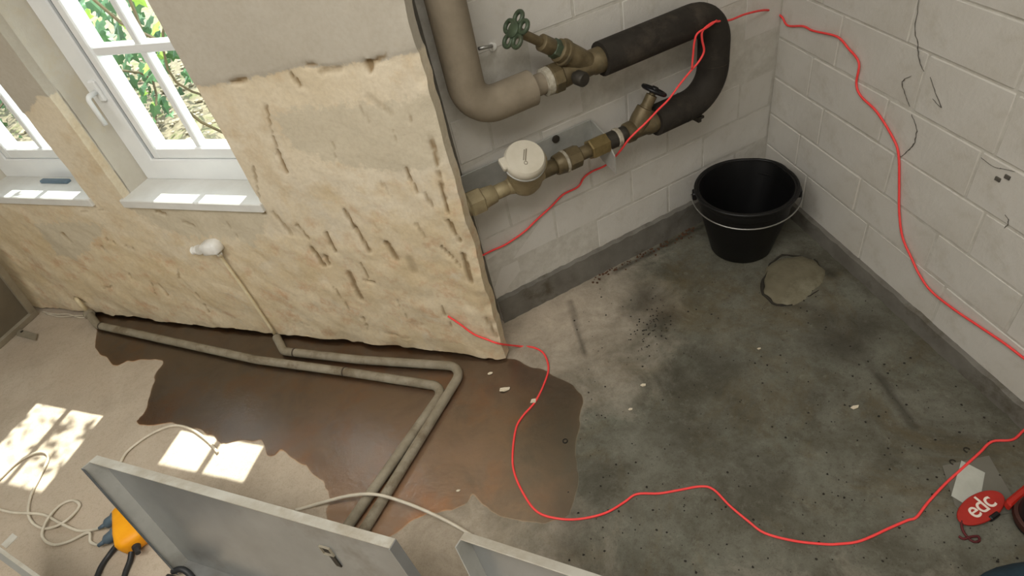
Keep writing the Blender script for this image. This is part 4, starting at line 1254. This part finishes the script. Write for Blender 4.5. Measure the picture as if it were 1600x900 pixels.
for x, y, lb in ((1489, 722, 'curl of dark wire left of the paper scrap'), (1511, 703, 'curl of dark wire above the paper scrap'), (883, 689, 'small dark ring on the floor inside the red cord bend')):
    c = fl(x, y, .003); bm = NB()
    n_ = 12 if x == 883 else 9
    tube(bm, [c + Vector((math.cos(2 * math.pi * k / 12), math.sin(2 * math.pi * k / 12), 0)) * .0065 for k in range(n_)], .0016, 6, x == 883)
    tag(obj('wire_curl', bm, M['grit'], None, True), lb, 'wire')
def grit(name, spots, mat, label):
    bm = NB()
    for p, r in spots:
        m = bmesh.ops.create_icosphere(bm, subdivisions=1, radius=r)
        for v_ in m['verts']: v_.co = Vector((v_.co.x * random.uniform(.7, 1.5), v_.co.y * random.uniform(.7, 1.5), v_.co.z * .5)) + p
    tag(obj(name, bm, M[mat], None, origin=(0, 0, 0)), label, 'debris', kind='stuff')
S = []
for k in range(420):
    x, y = random.uniform(880, 1590), random.uniform(430, 895)
    p = fl(x, y, .0015)
    if (p - K).dot(RN) < .05 or (p - K).dot(BN) < .05: continue
    S.append((p, random.choice((.0012, .0016, .002, .0028))))
for k in range(70):
    a = random.random(); S.append((fl(1040 - 45 * a + random.gauss(0, 14), 490 + 50 * a + random.gauss(0, 14), .0015), random.choice((.0018, .0026))))
grit('grit', S, 'grit', 'dark grit scattered over the grey concrete floor')
S = []
for k in range(160):
    a = random.random(); p = fl(1085 - 165 * a, 352 + 84 * a + random.gauss(3, 5), .002)
    if (p - K).dot(BN) > .02: S.append((p, random.choice((.002, .003, .0045))))
grit('crumbs', S, 'rust', 'rusty crumbs along the foot of the white back wall')

# ================================================================== OUTSIDE THE WINDOWS
GZ = .30
bm = NB()
nx = 40
V = [[bm.verts.new(LP(-3.6 + 5.2 * i / nx, GZ + .02 * math.sin(i * 1.3 + j) + .03 * random.random() + .0 * j, T + .02 + 3.6 * j / 30)) for i in range(nx + 1)] for j in range(31)]
for j in range(30):
    for i in range(nx): bm.faces.new((V[j][i], V[j][i + 1], V[j + 1][i + 1], V[j + 1][i]))
bmesh.ops.recalc_face_normals(bm, faces=bm.faces)
tag(obj('garden_ground', bm, M['soil'], None, True), 'sunlit gravel ground outside the windows', kind='structure')
bm = NB()
for k in range(900):
    u, d = random.uniform(-.9, 1.5), random.uniform(.4, 1.9)
    p = LP(u, GZ + .03, d)
    r = random.uniform(.008, .022)
    m = bmesh.ops.create_icosphere(bm, subdivisions=1, radius=r)
    for v_ in m['verts']: v_.co = Vector((v_.co.x * 1.2, v_.co.y, v_.co.z * .6)) + p
tag(obj('pebbles', bm, M['stone'], None, origin=tuple(LP(.8, GZ, 1))), 'pale pebbles and dry leaves on the ground outside', 'pebbles', kind='stuff')
def leaf_mesh(name, mat, sc):
    bm = NB()
    out = [(0, -.1), (.28, -.32), (.46, -.05), (.36, .18), (.52, .42), (.22, .46), (0, .95), (-.22, .46), (-.52, .42), (-.36, .18), (-.46, -.05), (-.28, -.32)]
    c = bm.verts.new((0, .12 * sc, .03 * sc)); vs = [bm.verts.new((x * sc, y * sc, -abs(x) * .25 * sc)) for x, y in out]
    for i in range(12): bm.faces.new((c, vs[i], vs[(i + 1) % 12]))
    bmesh.ops.recalc_face_normals(bm, faces=bm.faces)
    me = bpy.data.meshes.new(name); bm.to_mesh(me); bm.free(); me.materials.append(mat); return me
LM = [leaf_mesh('leaf', M['leaf'], .075), leaf_mesh('leaf', M['leaf'], .058), leaf_mesh('leaf', M['leaf2'], .062)]
def ivy(label, u0, u1, z0, z1, d0, d1, n, ext, young=.2, stems=5):
    base = LP((u0 + u1) / 2, GZ, (d0 + d1) / 2)
    t = thing('ivy_bush', base, label, 'ivy')
    bm = NB()
    for k in range(stems):
        a = random.uniform(u0, u1)
        tube(bm, cr([LP(a + random.uniform(-.05, .05) * j, GZ + (z1 - GZ) * j / 4, random.uniform(d0, d1)) for j in range(5)], 3), .006, 5)
    obj('stem', bm, M['stem'], t, kind='stuff')
    for k in range(n):
        o = bpy.data.objects.new('leaf', LM[2] if random.random() < young else LM[random.randint(0, 1)])
        COL.objects.link(o); o.parent = t
        o.location = LP(random.uniform(u0, u1), random.uniform(z0, z1), random.uniform(d0, d1)) - base
        q = (LN * 1.0 + Z * random.uniform(.2, 1.6) + Vector((random.uniform(-.7, .7), random.uniform(-.7, .7), 0))).normalized().to_track_quat('Z', 'Y')
        o.rotation_euler = (q.to_matrix().to_4x4() @ Matrix.Rotation(math.pi + random.uniform(-.8, .8), 4, 'Z')).to_euler()
        s_ = random.uniform(.7, 1.25); o.scale = (s_, s_, s_)
    if not ext: return
    bm = NB()
    for k in range(ext):
        me = LM[random.randint(0, 2)]
        tmp = bmesh.new(); tmp.from_mesh(me)
        q = (LN + Z * random.uniform(.2, 1.6) + Vector((random.uniform(-.7, .7), random.uniform(-.7, .7), 0))).normalized().to_track_quat('Z', 'Y')
        mt_ = Matrix.Translation(LP(random.uniform(u0, u1), random.uniform(z0, z1), random.uniform(d0 + .1, d1 + .25))) @ q.to_matrix().to_4x4() @ Matrix.Rotation(math.pi + random.uniform(-1, 1), 4, 'Z')
        bmesh.ops.transform(tmp, matrix=mt_, verts=tmp.verts)
        m2 = bpy.data.meshes.new('x'); tmp.to_mesh(m2); tmp.free(); bm.from_mesh(m2); bpy.data.meshes.remove(m2)
    obj('foliage', bm, M['leaf'], t, kind='stuff')
#@@IVY
ivy('dense ivy climbing outside the right window, behind its left panes', -1.5, .16, .30, 1.10, .75, 1.45, 290, 520, .15)
ivy('bright young ivy outside the right window, behind its upper right pane', .17, .62, .62, 1.20, 1.0, 1.3, 60, 30, .7, 3)
ivy('ivy outside the left window at the photo edge', -2.3, -1.35, .30, 1.0, .75, 1.3, 170, 170, .35)
ivy('loose ivy spray hanging above the left window', .30, .90, 1.38, 1.95, .40, .80, 70, 0, .4, 4)
